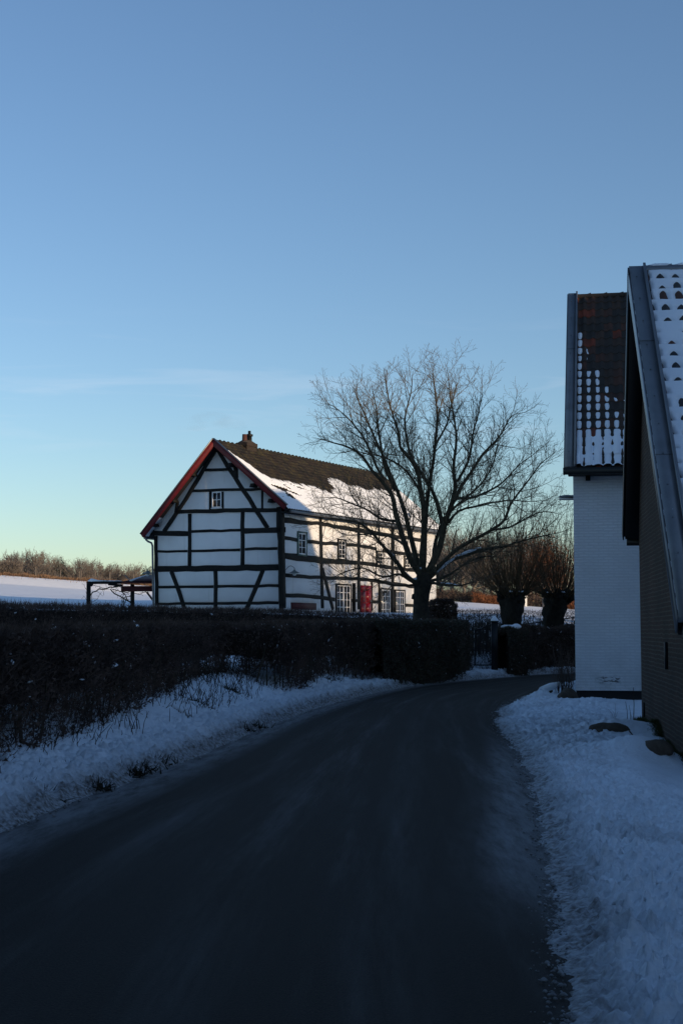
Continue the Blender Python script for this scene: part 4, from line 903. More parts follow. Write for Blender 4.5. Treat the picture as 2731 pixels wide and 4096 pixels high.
# ------------------------------------------------------------------ WHITE BUILDING
a_ = math.atan(.18); WS = np.array([math.sin(a_), math.cos(a_), 0]); WF = np.array([math.cos(a_), -math.sin(a_), 0])
WC = np.array([(2295 - 1365.5) / F * 32, 32, 0.]); WN = -WS
wb = empty('white_building', tuple(WC + WS * 4 + WF * 3), 'tall whitewashed brick house with a pantiled roof partly under snow', 'house')
ez = 1.55 + 632 / F * 31.6; WD = 9.2; WW_ = 11.
def quad_uv(name, A, ex, w, z0, z1, mat, parent, nx=1):
    V = [A + UP * z0, A + ex * w + UP * z0, A + ex * w + UP * z1, A + UP * z1]; return mk(name, V, np.array([[0, 1, 2, 3]]), mat, parent, uv=[(0, 0), (w, 0), (w, z1 - z0), (0, z1 - z0)])
PZ = .25
def wallbox(name, A, ex, w, th, z0, z1, mat, parent):
    nn = np.cross(ex, UP); return ubox(name, A + ex * w / 2 - nn * th / 2 + UP * (z0 + z1) / 2, ex * w / 2, nn * th / 2, UP * (z1 - z0) / 2, mat, parent)
# front wall uses uv from its lower left corner, for the flaked patch
quad_uv('front_wall', WC, WF, WW_, PZ, ez + .02, M['whitebrick'], wb)
quad_uv('side_wall', WC + WS * WD, -WS, WD, PZ, ez + .02, M['whitebrick'], wb)
quad_uv('back_wall', WC + WS * WD + WF * WW_, -WF, WW_, PZ, ez + .02, M['whitebrick'], wb)
quad_uv('side_wall', WC + WF * WW_, WS, WD, PZ, ez + .02, M['whitebrick'], wb)
mb = MB(); mb.box(WC + WF * WW_ / 2 + WS * WD / 2 + UP * (PZ - .4) / 1 * .5, WF * (WW_ / 2 - .012), WS * (WD / 2 - .012), UP * (PZ + .4) / 2); mb.build('plinth', M['plinth'], wb)
rz = ez + .10; fo = .42; vo = .17; run = WD / 2 + fo; rise = run * .965
OW = WC - WF * vo + WS * (WD / 2) + UP * (rz + rise)
bF = np.array([-WS[0], -WS[1], -.965]); bF /= np.linalg.norm(bF); bB = np.array([WS[0], WS[1], -.965]); bB /= np.linalg.norm(bB); LF = np.hypot(run, rise)
mk('gable_wall', [WC + UP * ez, WC + WS * WD + UP * ez, WC + WS * WD / 2 + UP * (ez + rise * .93)], np.array([[0, 1, 2]]), M['whitebrick'], wb, uv=[(0, 0), (WD, 0), (WD / 2, 4)])
def wsnow(A, B):
    f = B / LF; c_ = 2 * math.pi * (A - .35) / .205
    lim = np.interp(A, [0, .35, .5, .8, 1.2, 2.0, 3], [.12, .2, .38, .50, .60, .70, .8])
    tj = np.floor(B / .33); keep = _h(np.floor((A - .35) / .205 + 0.0), tj, 5) < np.clip((f - lim) / .16 + .1 , 0, 1)
    pan = .5 - .5 * np.cos(2 * math.pi * (A - .0) / .205); full = sm(f, .76, .9)
    fb = B / .33 - tj
    rr1 = _h(np.floor((A - .35) / .205), tj, 15)
    blob = np.where(keep, .7 + .4 * rr1, 0) * np.where(full > .5, 1, np.sin(np.clip(fb, 0, 1) * math.pi) ** .35) 
    pan = np.clip(pan + .22 * fbm(A * 14, B * 9, 66), 0, 1)
    h = .070 * pan ** (.7 - .35 * full) * blob + .022 * full * (1 - sm(fb, .35, .75 + .3 * rr1)) * (rr1 > .25) + .010 * fbm(A * 9, B * 9, 61) * blob + .028 * full * blob
    return np.where(A < .25, -.02, -.02 + h + .012 * blob)
roofw, nW = slope('roof', wb, OW, WF, bF, WW_, LF, .205, .33, M['tile'], 12, 10, .10, .045, wsnow, 31)
slope('roof', wb, OW, WF, bB, WW_, LF, .205, .33, M['tile'], 4, 2, .10, .03, None, 32)
mb = MB()
for k in range(int(WW_ / .40)):
    p = OW + WF * (.15 + k * .40) - UP * .0; mb.tube([p, p + WF * .33, p + WF * .42], [.085, .085, .11], 8)
mb.build('ridge_tiles', M['tile'], roofw)
# zinc verge
def verge(parent, O, b_, L, out, w, nn, name='verge_flashing', mat='zinc', rivets=9, lapsf=(.35, .7)):
    mb = MB(); c_ = O + b_ * (L / 2 - .02) + out * (-.004); mb.box(c_ + nn * .035 + out * (-w / 2 + .0), b_ * (L / 2 + .06), out * w / 2, nn * .045)
    mb.box(c_ + nn * .062 - out * (w + .018), b_ * (L / 2 + .06), out * .020, nn * .075)
    mb.box(c_ + nn * -.06 + out * .012, b_ * (L / 2 + .05), out * .010, nn * .12)
    o = mb.build(name, M[mat], parent)
    mb = MB()
    for k in range(rivets):
        p = O + b_ * (L * (k + .4) / rivets) - out * w * .45 + nn * .083; mb.box(p, b_ * .010, out * .010, nn * .005)
    for f in lapsf: mb.box(O + b_ * L * f - out * w * .5 + nn * .082, b_ * .006, out * (w * .5), nn * .0035)
    mb.build('rivets', M['greymetal'], o); return o
verge(wb, OW - WF * .0, bF, LF, -WF, .20, nW)
verge(wb, OW - WF * .0, bB, LF, -WF, .20, np.array([-nW[0], -nW[1], nW[2]]))
mb = MB(); ge = OW + bF * (LF + .04) - UP * .05 - WF * .03; mb.box(ge + WF * WW_ / 2, WF * WW_ / 2, WS * .075, UP * .07); mb.build('gutter', M['blackmetal'], wb)
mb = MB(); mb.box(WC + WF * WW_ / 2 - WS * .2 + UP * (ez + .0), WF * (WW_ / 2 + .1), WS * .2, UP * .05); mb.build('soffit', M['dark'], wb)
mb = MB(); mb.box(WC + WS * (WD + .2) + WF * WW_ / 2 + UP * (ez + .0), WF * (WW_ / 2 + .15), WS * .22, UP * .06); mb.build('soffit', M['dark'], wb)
mb = MB(); mb.box(WC + WF * .32 - WS * .1 + UP * (ez - .10), WF * .05, WS * .10, UP * .05); mb.build('bracket', M['timber'], wb)
mb = MB(); gb_ = OW + bB * (LF - 1.0) - UP * .22; mb.box(gb_ + WF * .10, WF * .11, bB * 1.1, np.array([0, 0, .14])); mb.build('verge_board', M['dark'], wb)

# ------------------------------------------------------------------ BRICK BUILDING (right edge)
th_ = math.atan(705 / F); BD = np.array([math.sin(th_), math.cos(th_), 0]); BN = np.array([-math.cos(th_), math.sin(th_), 0]); BI = -BN
BC = np.array([(2556 - 1365.5) / F * 25, 25, 0.])     # far left corner of the gable wall
bb = empty('brick_barn', tuple(BC + BI * 4 - BD * 4), 'dark brick building with grey metal verge and snow-filled pantiles at the right edge', 'barn')
ovh = .24
def onB(u, v, o=ovh): return hit(u, v, BC + BN * o, BN)
apx = onB(2513, 1092); eF = onB(2708, 2478); eB = onB(2506, 2122)
tb = lambda p: np.dot(p - BC, -BD)       # metres towards the camera along the wall
ta, tf, tbk = tb(apx), tb(eF), tb(eB); print('brick', ta, tf, tbk, apx[2], eF[2], eB[2])
tbk = min(tbk, -.35)
mF = (apx[2] - eF[2]) / (tf - ta); mB = (apx[2] - eB[2]) / (ta - tbk)
zrf = lambda t: apx[2] - (t - ta) * mF if t > ta else apx[2] - (ta - t) * mB
tn_ = 7.6
pr = [(0, -.4), (0, zrf(0) - .12), (ta, apx[2] - .16), (tn_, zrf(tn_) - .12), (tn_, -.4)]
V = [BC - BD * t + UP * z for t, z in pr]; mk('gable_wall', V, np.array([[4, 3, 2, 1, 0]]), M['brick'], bb, uv=[(t, z + 1) for t, z in pr])
BL = 9.
quad_uv('back_wall', BC, BI, BL, -.4, zrf(0) - .12, M['brick'], bb)
quad_uv('front_wall', BC - BD * tn_, BI, BL, -.4, zrf(tn_) - .12, M['brick'], bb)
V2 = [v_ + BI * BL for v_ in V]; mk('gable_wall', V2, np.array([[0, 1, 2, 3, 4]]), M['brick'], bb, uv=[(t, z + 1) for t, z in pr])
OB = BC + BN * ovh - BD * ta + UP * apx[2]
bf = np.array([-BD[0], -BD[1], -mF]); bf /= np.linalg.norm(bf); bk = np.array([BD[0], BD[1], -mB]); bk /= np.linalg.norm(bk)
LBf = (tf - ta) * math.hypot(1, mF); LBk = (ta - tbk) * math.hypot(1, mB)
def bsnow(A, B):
    tw_, cl_ = .235, .34; ti = np.floor(A / tw_ + .5); tj = np.floor(B / cl_); fb = B / cl_ - tj; r_ = _h(ti, tj, 3); r2_ = _h(ti, tj, 4)
    roll = (.5 + .5 * np.cos(2 * math.pi * A / tw_))
    nose = np.where(r_ < .93, sm(fb, .72 - .70 * r2_ ** 1.5, .90 - .60 * r2_ ** 1.5), 0)
    h = .072 + .010 * fbm(A * 5, B * 5, 63) - .066 * nose * roll ** .8 * (1.15 - .3 * r2_)
    h = h - .07 * (A < .35) * (.5 + .5 * np.cos(2 * math.pi * A / tw_)) ** 2 * (_h(tj, tj, 9) < .6) * sm(fb, .2, .5)
    h = h + .016 * fbm(A * 11, B * 7, 64) * nose
    gone = (B < cl_ * 3.0) * (A < .30); h = np.where(gone, -.02, h)
    return np.where(B < .05, -.02, h)
roofb, nB = slope('roof', bb, OB, BI, bf, BL, LBf, .235, .34, M['tiledark'], 14, 12, .10, .05, bsnow, 41)
slope('roof', bb, OB, BI, bk, BL, LBk, .235, .34, M['tiledark'], 4, 2, .10, .03, None, 42)
nBk = np.cross(BI, bk); nBk = nBk if nBk[2] > 0 else -nBk
verge(bb, OB, bf, LBf, BN, .22, nB, rivets=12, lapsf=(.27, .62)); verge(bb, OB, bk, LBk, BN, .22, nBk / np.linalg.norm(nBk), mat='blackmetal')
# soffits under both verges
for b_, L_, n2 in ((bf, LBf, nB), (bk, LBk, nBk / np.linalg.norm(nBk))):
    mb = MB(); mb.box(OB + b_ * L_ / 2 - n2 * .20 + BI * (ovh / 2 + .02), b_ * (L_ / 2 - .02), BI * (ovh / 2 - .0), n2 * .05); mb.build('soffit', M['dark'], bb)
mb = MB()
for k in range(int(BL / .42)):
    p = OB + BI * (.24 + k * .42) + UP * .03; mb.tube([p, p + BI * .36, p + BI * .43], [.085, .085, .105], 10)
rt = mb.build('ridge_tiles', M['zinc'], roofb)
mb = MB()
for k in range(12):
    p = OB + BI * (.30 + k * .42) + UP * .10; mb.tube([p, p + BI * .1, p + BI * .3, p + BI * .38], [.02, .045, .045, .02], 8)
mb.build('ridge_snow', M['snow'], roofb, smooth=True)
mb = MB(); e0 = OB + bf * (LBf + .03) - UP * .12 + BI * .05; mb.box(e0 + BI * BL / 2, BI * BL / 2, BD * .07, UP * .065); mb.build('gutter', M['blackmetal'], bb)
mb = MB(); mb.box(e0 + BI * .10 - UP * .13, BI * .035, BD * .04, UP * .12); mb.box(e0 + BI * .24 - UP * .08, BI * .05, BD * .04, UP * .04); mb.build('gutter_bracket', M['blackmetal'], bb)
mb = MB(); mb.lathe(e0 + BI * .10 - UP * .33, [(.003, 0), (.008, .06), (.012, .09)], 6); mb.build('icicle', M['glass'], bb)
mb = MB(); e1 = OB + bk * (LBk + .02) - UP * .12 + BI * .06; mb.box(e1 + BI * BL / 2, BI * BL / 2, BD * .06, UP * .06); mb.build('gutter', M['blackmetal'], bb)
mb = MB(); A_, B_ = onB(2658, 2568, .02), onB(2665, 2678, .02); mb.box((A_ + B_) / 2, BD * .045, BN * .02, UP * (A_[2] - B_[2]) / 2); mb.build('wall_anchor', M['blackmetal'], bb)
mb = MB(); A_ = onB(2573, 2810, .01); B_ = onB(2575, 2868, .01); mb.box((A_ + B_) / 2, BD * .02, BN * .012, UP * (A_[2] - B_[2]) / 2); mb.build('wall_crack_strip', M['dark'], bb)

# ------------------------------------------------------------------ street lamp behind the white building
lh = atY(2249, 1989, 44.5); sl = empty('street_lamp', (9.2, 44.5, 0), 'street lamp whose flat head sticks out behind the white building eaves', 'street lamp')
mb = MB(); mb.tube([[9.2, 44.5, 0], [9.2, 44.5, 3.2], [9.2, 44.5, 5.6]], [.08, .07, .05], 10); mb.build('pole', M['greymetal'], sl)
mb = MB(); mb.tube([[9.2, 44.5, 5.5], [8.6, 44.5, lh[2] + .14], [lh[0] + .35, 44.5, lh[2] + .03]], .03, 8); mb.build('arm', M['greymetal'], sl)
mb = MB(); V = []; k = 9; sd_ = 12
for i in range(k):
    f = i / (k - 1); w_ = .13 * math.sin(min(1, f * 1.6 + .12) * math.pi / 2) * (1 - .5 * max(0, f - .8) * 5 * .5); h_ = .085 * math.sin(min(1, f * 2 + .1) * math.pi / 2) * (1 - .3 * f)
    for j in range(sd_):
        a = j / sd_ * 6.283; V.append([lh[0] - .15 + f * .62, lh[1] + w_ * math.cos(a), lh[2] + (h_ if math.sin(a) > 0 else h_ * .35) * math.sin(a)])
mb.add(V, [[i * sd_ + j, i * sd_ + (j + 1) % sd_, (i + 1) * sd_ + (j + 1) % sd_, (i + 1) * sd_ + j] for i in range(k - 1) for j in range(sd_)]); mb.build('lamp_head', M['greymetal'], sl, smooth=True)
mb = MB(); mb.box([lh[0] + .12, lh[1], lh[2] - .055], [.22, 0, 0], [0, .09, 0], [0, 0, .03]); mb.build('lens', M['bulb'], sl)

# ------------------------------------------------------------------ stones, twigs, stubble
def boulder(name, c_, sx, sy, sz, seed, label, rz=0):
    bm = bmesh.new(); bmesh.ops.create_icosphere(bm, subdivisions=4, radius=1); V = np.array([v_.co[:] for v_ in bm.verts]); Fq = np.array([[q.index for q in f.verts] for f in bm.faces]); bm.free()
    d = 1 + .22 * vn(V[:, 0] * 1.4 + V[:, 2], V[:, 1] * 1.4 - V[:, 2] * .7, seed) + .10 * vn(V[:, 0] * 3.5 + 2 * V[:, 2], V[:, 1] * 3.5, seed + 1) + .03 * vn(V[:, 0] * 9 + 2 * V[:, 2], V[:, 1] * 9, seed + 2)
    V = V * d[:, None] * [sx, sy, sz]; cr, sr = math.cos(rz), math.sin(rz); V = np.stack([V[:, 0] * cr - V[:, 1] * sr, V[:, 0] * sr + V[:, 1] * cr, V[:, 2]], 1) + np.asarray(c_)
    return tag(mk(name, V, Fq, M['stone'], smooth=True), label, 'boulder')
b1_ = atZ(2432, 2925, .09); boulder('boulder', b1_ + [0, .0, -.01], .30, .2, .12, 1, 'long low stone half buried in snow in front of the brick barn corner')
b2_ = atZ(2622, 3040, .0); boulder('boulder', b2_ + [0, -.02, .13], .18, .14, .11, 5, 'small brown stone poking out of the snow closest to the brick wall', -.5)
b3_ = atZ(2266, 2800, .06); boulder('boulder', b3_ + [.02, .1, .06], .22, .2, .19, 8, 'rounded stone standing at the foot of the white building corner')
b4_ = atZ(2178, 2768, .12); boulder('boulder', b4_ + [0, .1, .0], .20, .16, .08, 12, 'flat snow-topped stone on the mound beside the road bend')
mb = MB(); q_ = [atZ(u, v, z) for u, v, z in ((2165, 2758, .20), (2195, 2748, .24), (2235, 2738, .26), (2250, 2748, .2))]; mb.tube(q_, [.07, .09, .07, .03], 8); tag(mb.build('snow_lump', M['snow'], smooth=True), 'rounded pillow of snow lying on the mound by the bend', 'snow')
# stalks
def stalks(label, name, items, mat, kind=None):
    mb = MB()
    for pts, r in items: mb.tube(pts, np.linspace(r, r * .5, len(pts)), 5, False)
    return tag(mb.build(name, mat), label, 'plant', kind=kind)
def sp_(u, v, z=None): return atZ(u, v, .1 if z is None else z)
def st2(u0, v0, u1, v1, r=.004, Y=None):
    a = atZ(u0, v0, .1); b_ = atY(u1, v1, a[1]); return ([a - UP * .05, (a + b_) / 2 + [.01, 0, 0], b_], r)
stalks('three upright dead stalks beside the brick barn corner', 'dead_stalks', [st2(2532, 2884, 2531, 2750, .008), st2(2508, 2878, 2500, 2806, .006), st2(2520, 2882, 2514, 2820, .005), st2(2526, 2884, 2518, 2850, .004)], M['grass'])
stalks('fine dead seed-head sprig in the snow before the white wall', 'dead_stalks', [st2(2456, 2872, 2460, 2815, .003), st2(2456, 2872, 2430, 2836, .003), st2(2456, 2868, 2470, 2846, .003), st2(2456, 2866, 2448, 2842, .003)], M['grass'])
stalks('broken twig lying on the snow right of the long stone', 'fallen_twig', [([sp_(2516, 2926, .14), sp_(2528, 2940, .14), sp_(2543, 2946, .12)], .012), ([sp_(2527, 2938, .13), sp_(2526, 2950, .06)], .008), ([sp_(2519, 2940, .12), sp_(2518, 2948, .08)], .008)], M['grass'])
rg = np.random.RandomState(9)
bs = []; c0 = atZ(2262, 2762, .1)
P = dict(levels=2, seg=[.15, .1], jit=[.08, .15], up=[.1, .1], tip=[.4, .5], rmin=.003, sides=[4, 3], gap=[.12], ang=[35], lift=[.2], len=[.3], rad=[.004], fall=.4)
sh = empty('bare_shrub', tuple(c0), 'thin leafless shrub growing at the left corner of the white building', 'shrub'); mb = MB()
for _ in range(34):
    u = 2222 + rg.rand() * 68; Y_ = 34.5 + rg.rand() * 1.5; p = atY(u, 2760, Y_); p[2] = .05; branch(mb, rg, p, np.array([rg.randn() * .12, rg.randn() * .1, 1]), .5 + .8 * rg.rand(), .008, 0, P)
mb.build('stems', M['hedge'], sh)
# dry stubble on the left bank
mb = MB(); n_ = 9500; k = rg.randint(0, len(Lf), n_); w_ = .8 + 1.6 * rg.rand(n_) ** .8; p = Lf[k] + nl[k] * w_[:, None]; clump = fbm(p[:, 0] * 1.3, p[:, 1] * 1.3, 77) > -.22; p = p[clump]
z = zverge(p[:, 0], p[:, 1]); n_ = len(p)
for i in range(n_):
    L_ = (.07 + .36 * rg.rand() ** 2.2) ; d = np.array([rg.randn() * .35, rg.randn() * .35, 1]); d /= np.linalg.norm(d); b0 = np.array([p[i, 0], p[i, 1], z[i] - .04]); mb.tube([b0, b0 + d * L_ * .6, b0 + d * L_ + [rg.randn() * .03, rg.randn() * .03, -.01]], [.0055, .0045, .0025], 3, False)
tag(mb.build('dry_stems', M['grass']), 'dry grass stems and cut stalks poking through the snow on the bank', 'grass', kind='stuff')
# dark tufts
mb = MB()
for (u, v) in ((255, 3045), (270, 3030), (370, 3048), (600, 2965), (615, 2960), (560, 2985), (525, 3000), (1005, 2845), (1030, 2820), (1045, 2800), (980, 2838), (125, 3085), (150, 3080), (20, 3110), (75, 3078), (960, 2855), (1330, 2730), (1350, 2726), (1240, 2750), (820, 2840), (930, 2800)):
    c_ = atZ(u, v, .28); k = 170; a = rg.randn(k, 3) * [.10, .10, .01]; pp = c_ + a; pp[:, 2] = zverge(pp[:, 0], pp[:, 1]) + .0
    mb.spikes(pp, rg.randn(k, 3) * .9 + [0, -.6, .7], .06 + .12 * rg.rand(k), .012 + .014 * rg.rand(k), rg)
tag(mb.build('grass_tufts', M['darkgrass']), 'dark grass tufts showing where the snow has slipped off the bank foot', 'grass', kind='stuff')
# moss and weeds along the foot of the brick wall
mb = MB(); k = 9000; t_ = rg.rand(k) * 7.4; clm = fbm(t_ * 1.3, t_ * 0, 5); t_ = t_[clm > -.1]; k = len(t_); o_ = np.abs(rg.randn(k)) * .06 + .01; pp = BC[None] - BD[None] * t_[:, None] + BN[None] * o_[:, None]
pp[:, 2] = .04 + rbase(pp[:, 0], pp[:, 1]) + .02; mb.spikes(pp, rg.randn(k, 3) * .6 + [0, 0, .9], .03 + .07 * rg.rand(k), .004 + .006 * rg.rand(k), rg)
tag(mb.build('weeds', M['moss']), 'moss and weeds along the foot of the brick wall', 'plant', kind='stuff')
# vine on the shelter
vine = empty('bare_vine', tuple(q1(650, 700, YP)), 'leafless tangled climbing vine hanging under the shelter beam', 'vine'); mb = MB(); rg = np.random.RandomState(4)
PV = dict(levels=2, seg=[.15, .12], jit=[.3, .3], up=[0, 0], tip=[.5, .5], rmin=.009, sides=[3, 3], gap=[.16], ang=[60], lift=[0], len=[.32], rad=[.009], fall=.3)
for pts, r in [([(285, 500), (330, 440), (430, 395), (560, 375), (680, 345), (800, 350)], .03), ([(640, 385), (700, 470), (800, 520), (870, 540), (1000, 620)], .03), ([(680, 390), (860, 440), (940, 560), (1000, 640)], .02),
               ([(870, 540), (1000, 515)], .02), ([(860, 550), (880, 660)], .025), ([(930, 540), (880, 680)], .02), ([(290, 320), (420, 340), (560, 390)], .012), ([(700, 340), (840, 350)], .02), ([(800, 430), (930, 450), (1000, 430)], .02),
               ([(480, 440), (400, 560), (320, 620)], .008), ([(300, 500), (310, 640)], .012), ([(1070, 460), (1160, 480), (1260, 440)], .014), ([(215, 400), (160, 300)], .008), ([(210, 580), (150, 500)], .008), ([(400, 245), (460, 215), (600, 235)], .008), ([(640, 240), (720, 190), (820, 240)], .008), ([(900, 460), (830, 560), (860, 640)], .015)]:
    Q = np.array([q1(x, y, YP + rg.randn() * .08) for x, y in pts]); Q2 = [Q[0]]
    for i in range(1, len(Q)):
        for q in (.5, 1): Q2.append(Q[i - 1] * (1 - q) + Q[i] * q + rg.randn(3) * .02)
    mb = MB(); mb.tube(Q2, r, 4, False); side_shoots(mb, rg, Q2, list(np.gradient(np.array(Q2), axis=0)), [r] * len(Q2), 0, PV, .05); mb.build('stem', M['bark'], vine)

# ------------------------------------------------------------------ BACKGROUND LEFT: crest, hedgerow, trees
crestY = 196
hz_v = lambda u: np.interp(u, [-200, 0, 300, 620], [2316, 2318, 2332, 2352])
rg = np.random.RandomState(21)
n_ = 30000; u = -60 + rg.rand(n_) * 760; y = crestY + rg.randn(n_) * 1.2; x = (u - 1365.5) / F * y; z = T(x, y); hh = (.55 + .45 * fbm(u * .02, y * .1, 8)) * (.6 + .9 * np.maximum(0, fbm(u * .05, y * 0, 9)))
mb = MB(); mb.spikes(np.stack([x, y, z + rg.rand(n_) * .75 * hh], -1), rg.randn(n_, 3) * .7 + [0, 0, .6], .15 + .3 * rg.rand(n_), .03 + .05 * rg.rand(n_), rg)
tag(mb.build('bracken_bank', M['bracken']), 'rust brown strip of dry bracken along the top of the snowy field', 'bracken', kind='stuff')
hr = MB(); n_ = 7000; u = -60 + rg.rand(n_) * 150; y = crestY + 1.5 + rg.randn(n_) * .8; x = (u - 1365.5) / F * y; hr.spikes(np.stack([x, y, T(x, y) + rg.rand(n_) * 1.9], -1), rg.randn(n_, 3) * .5 + [0, 0, .9], .3 + .3 * rg.rand(n_), .02 + .03 * rg.rand(n_), rg)
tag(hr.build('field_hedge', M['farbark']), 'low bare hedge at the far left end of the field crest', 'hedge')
for i, u in enumerate((143, 243, 318, 325, 381, 440, 535, 558)):
    p = atY(u, hz_v(u), crestY - 1.5); z = float(T(p[0], p[1])); mb = MB(); mb.tube([[p[0], p[1], z - .2], [p[0], p[1], z + 1.3 + .2 * rg.rand()]], [.07, .06], 6); tag(mb.build('fence_post', M['farbark']), 'weathered fence post in the bracken on the field crest, %s from the left' % ['first', 'second', 'third', 'fourth', 'fifth', 'sixth', 'seventh', 'eighth'][i], 'post', 'fence posts along the field crest')
# tree prototypes
def far_tree(kind, seed, H, RM=.030):
    rg = np.random.RandomState(seed); mb = MB(); mt = MB()
    if kind == 'bare':
        P = dict(levels=3, seg=[.7, .5, .5], jit=[.10, .12, .15], up=[.06, .10, .1], tip=[.35, .4, .5], rmin=RM, sides=[4, 3, 3], gap=[.30, .26, 1], ang=[38, 36, 30], lift=[.25, .2, .1], len=[H * .27, H * .13, .5], rad=[RM * 2, RM * 1.3, RM], fall=.35)
        tk = [np.array([0, 0, -.3]), np.array([rg.randn() * .1, 0, H * .25])]; mb.tube(tk, [.28, .22], 7, False)
        for _ in range(10):
            d = rnd_dir(rg, 1.7); d[2] = abs(d[2]); p = tk[1] * (.8 + .2 * rg.rand()); pts = [p]; dd = d
            for i in range(7): dd = dd + rg.randn(3) * .12 + [0, 0, .10]; dd /= np.linalg.norm(dd); pts.append(pts[-1] + dd * H * .10)
            rr = np.linspace(.13, RM, 8); mb.tube(pts, rr, 5, False); side_shoots(mt, rg, pts, list(np.gradient(np.array(pts), axis=0)), rr, 0, P, .1)
    elif kind == 'conifer':
        mb.tube([[0, 0, -.3], [0, 0, H]], [.22, .03], 6, False); n_ = 5200; f = 1 - np.sqrt(rg.rand(n_)); a = rg.rand(n_) * 6.28; tier = .75 + .25 * np.abs(np.sin(f * 26)); r = (1 - f) ** .8 * H * .33 * tier * np.sqrt(rg.rand(n_)) + .04
        mt.spikes(np.stack([r * np.cos(a), r * np.sin(a), H * (.06 + .94 * f)], -1), np.stack([np.cos(a), np.sin(a), -.15 + .5 * rg.rand(n_)], -1), .12 + (.3 + .5 * rg.rand(n_)) * (1 - f), .12 + .14 * rg.rand(n_), rg)
    return mb, mt
def proto(kind, seed, H, name, label, mt_trunk, mt_crown, group, RM=.030):
    o = empty(name, (0, 0, 0), label, 'tree', group); a, b_ = far_tree(kind, seed, H, RM); a.build('trunk', mt_trunk, o); b_.build('crown', mt_crown, o); return o
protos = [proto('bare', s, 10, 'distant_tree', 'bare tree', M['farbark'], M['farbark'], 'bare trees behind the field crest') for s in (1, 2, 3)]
spots = [(8, 2250, 1.0), (42, 2208, 1.2), (78, 2202, 1.1), (105, 2196, 1.25), (138, 2190, 1.3), (160, 2200, 1.3), (190, 2205, 1.2), (218, 2228, 1.), (285, 2242, .8), (318, 2222, 1.15), (345, 2226, 1.1), (372, 2236, 1.), (405, 2232, 1.05), (435, 2236, 1.), (478, 2258, .8), (520, 2250, .9), (548, 2246, .9), (575, 2262, .8), (-20, 2230, 1.1), (612, 2262, .8), (330, 2248, .9), (458, 2262, .7), (500, 2262, .8), (60, 2240, .9), (125, 2222, 1.0), (265, 2248, .8), (390, 2258, .8), (300, 2255, .7)]
rg = np.random.RandomState(31); used = set(); spots.sort()
spots = [q for j, q in enumerate(spots) if j not in (3, 6, 9, 12, 15, 18, 20, 23, 26)]
for i, (u, vt, s_) in enumerate(spots):
    Y_ = 330 + 90 * rg.rand(); p = atY(u, vt, Y_); zg = float(T(p[0], Y_)); H = p[2] - zg; k = i % 3; sc_f = H / 11.2
    lab = 'leafless tree on the far skyline, number %s from the left edge' % ['first', 'second', 'third', 'fourth', 'fifth', 'sixth', 'seventh', 'eighth', 'ninth', 'tenth', 'eleventh', 'twelfth', 'thirteenth', 'fourteenth', 'fifteenth', 'sixteenth', 'seventeenth', 'eighteenth', 'nineteenth', 'twentieth', 'twenty-first', 'twenty-second', 'twenty-third', 'twenty-fourth', 'twenty-fifth', 'twenty-sixth', 'twenty-seventh', 'twenty-eighth'][i]
    lab = lab.replace('number ', '')
    if k not in used:
        used.add(k); o = protos[k]; o.location = (p[0], Y_, zg); o.scale = (sc_f * 1.05,) * 3; o['label'] = lab
    else: dup(protos[k], (p[0], Y_, zg), rg.rand() * 6.28, (sc_f * 1.2, sc_f * 1.2, sc_f), lab)
con = proto('conifer', 5, 10, 'distant_conifer', 'dark', M['farbark'], M['conifer'], 'conifers on the far skyline')
for i, (u, vt, lab) in enumerate(((242, 2218, 'broad dark conifer standing alone among the bare skyline trees'), (583, 2254, 'dark conifer on the skyline, left of two close beside the shelter roof'), (604, 2257, 'dark conifer on the skyline nearest to the farmhouse wall'))):
    Y_ = 340; p = atY(u, vt, Y_); zg = float(T(p[0], Y_)); s_ = (p[2] - zg) / 10.4
    if i == 0: con.location = (p[0], Y_, zg); con.scale = (s_ * 1.25, s_ * 1.25, s_); con['label'] = lab
    else: dup(con, (p[0], Y_, zg), i, s_, lab)
# understory brush behind the crest
mb = MB(); n_ = 7000; u = -60 + rg.rand(n_) * 740; y = 300 + rg.rand(n_) * 60; x = (u - 1365.5) / F * y; z0 = T(x, y); top = 1.55 + (2520 - np.interp(u, [0, 200, 330, 620], [2288, 2294, 2312, 2326]) + 10 * fbm(u * .04, u * 0, 6)) / F * y
mb.spikes(np.stack([x, y, z0 + (top - z0) * rg.rand(n_)], -1), rg.randn(n_, 3) * .5 + [0, 0, 1], .5 + .7 * rg.rand(n_), .03 + .04 * rg.rand(n_), rg)
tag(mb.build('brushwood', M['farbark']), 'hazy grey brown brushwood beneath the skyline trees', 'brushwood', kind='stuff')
# small far barn among the trees
p = atY(497, 2302, 290); zg = float(T(p[0], 290)); fb = empty('distant_barn', (p[0], 290, zg), 'tiny brown barn roof half hidden by the skyline trees', 'barn')
ubox('wall', [p[0], 290, zg + 1], [1.5, 0, 0], [0, 3, 0], [0, 0, 1.2], M['brick'], fb); V = [[p[0] - 1.7, 286.8, zg + 2.1], [p[0] + 1.7, 286.8, zg + 2.1], [p[0], 286.8, zg + 4.0], [p[0] - 1.7, 293.2, zg + 2.1], [p[0] + 1.7, 293.2, zg + 2.1], [p[0], 293.2, zg + 4.0]]
mk('roof', V, [np.array([[0, 3, 5, 2], [1, 2, 5, 4], [0, 1, 4, 3]]), np.array([[0, 2, 1], [3, 4, 5]])], M['tile'], fb)

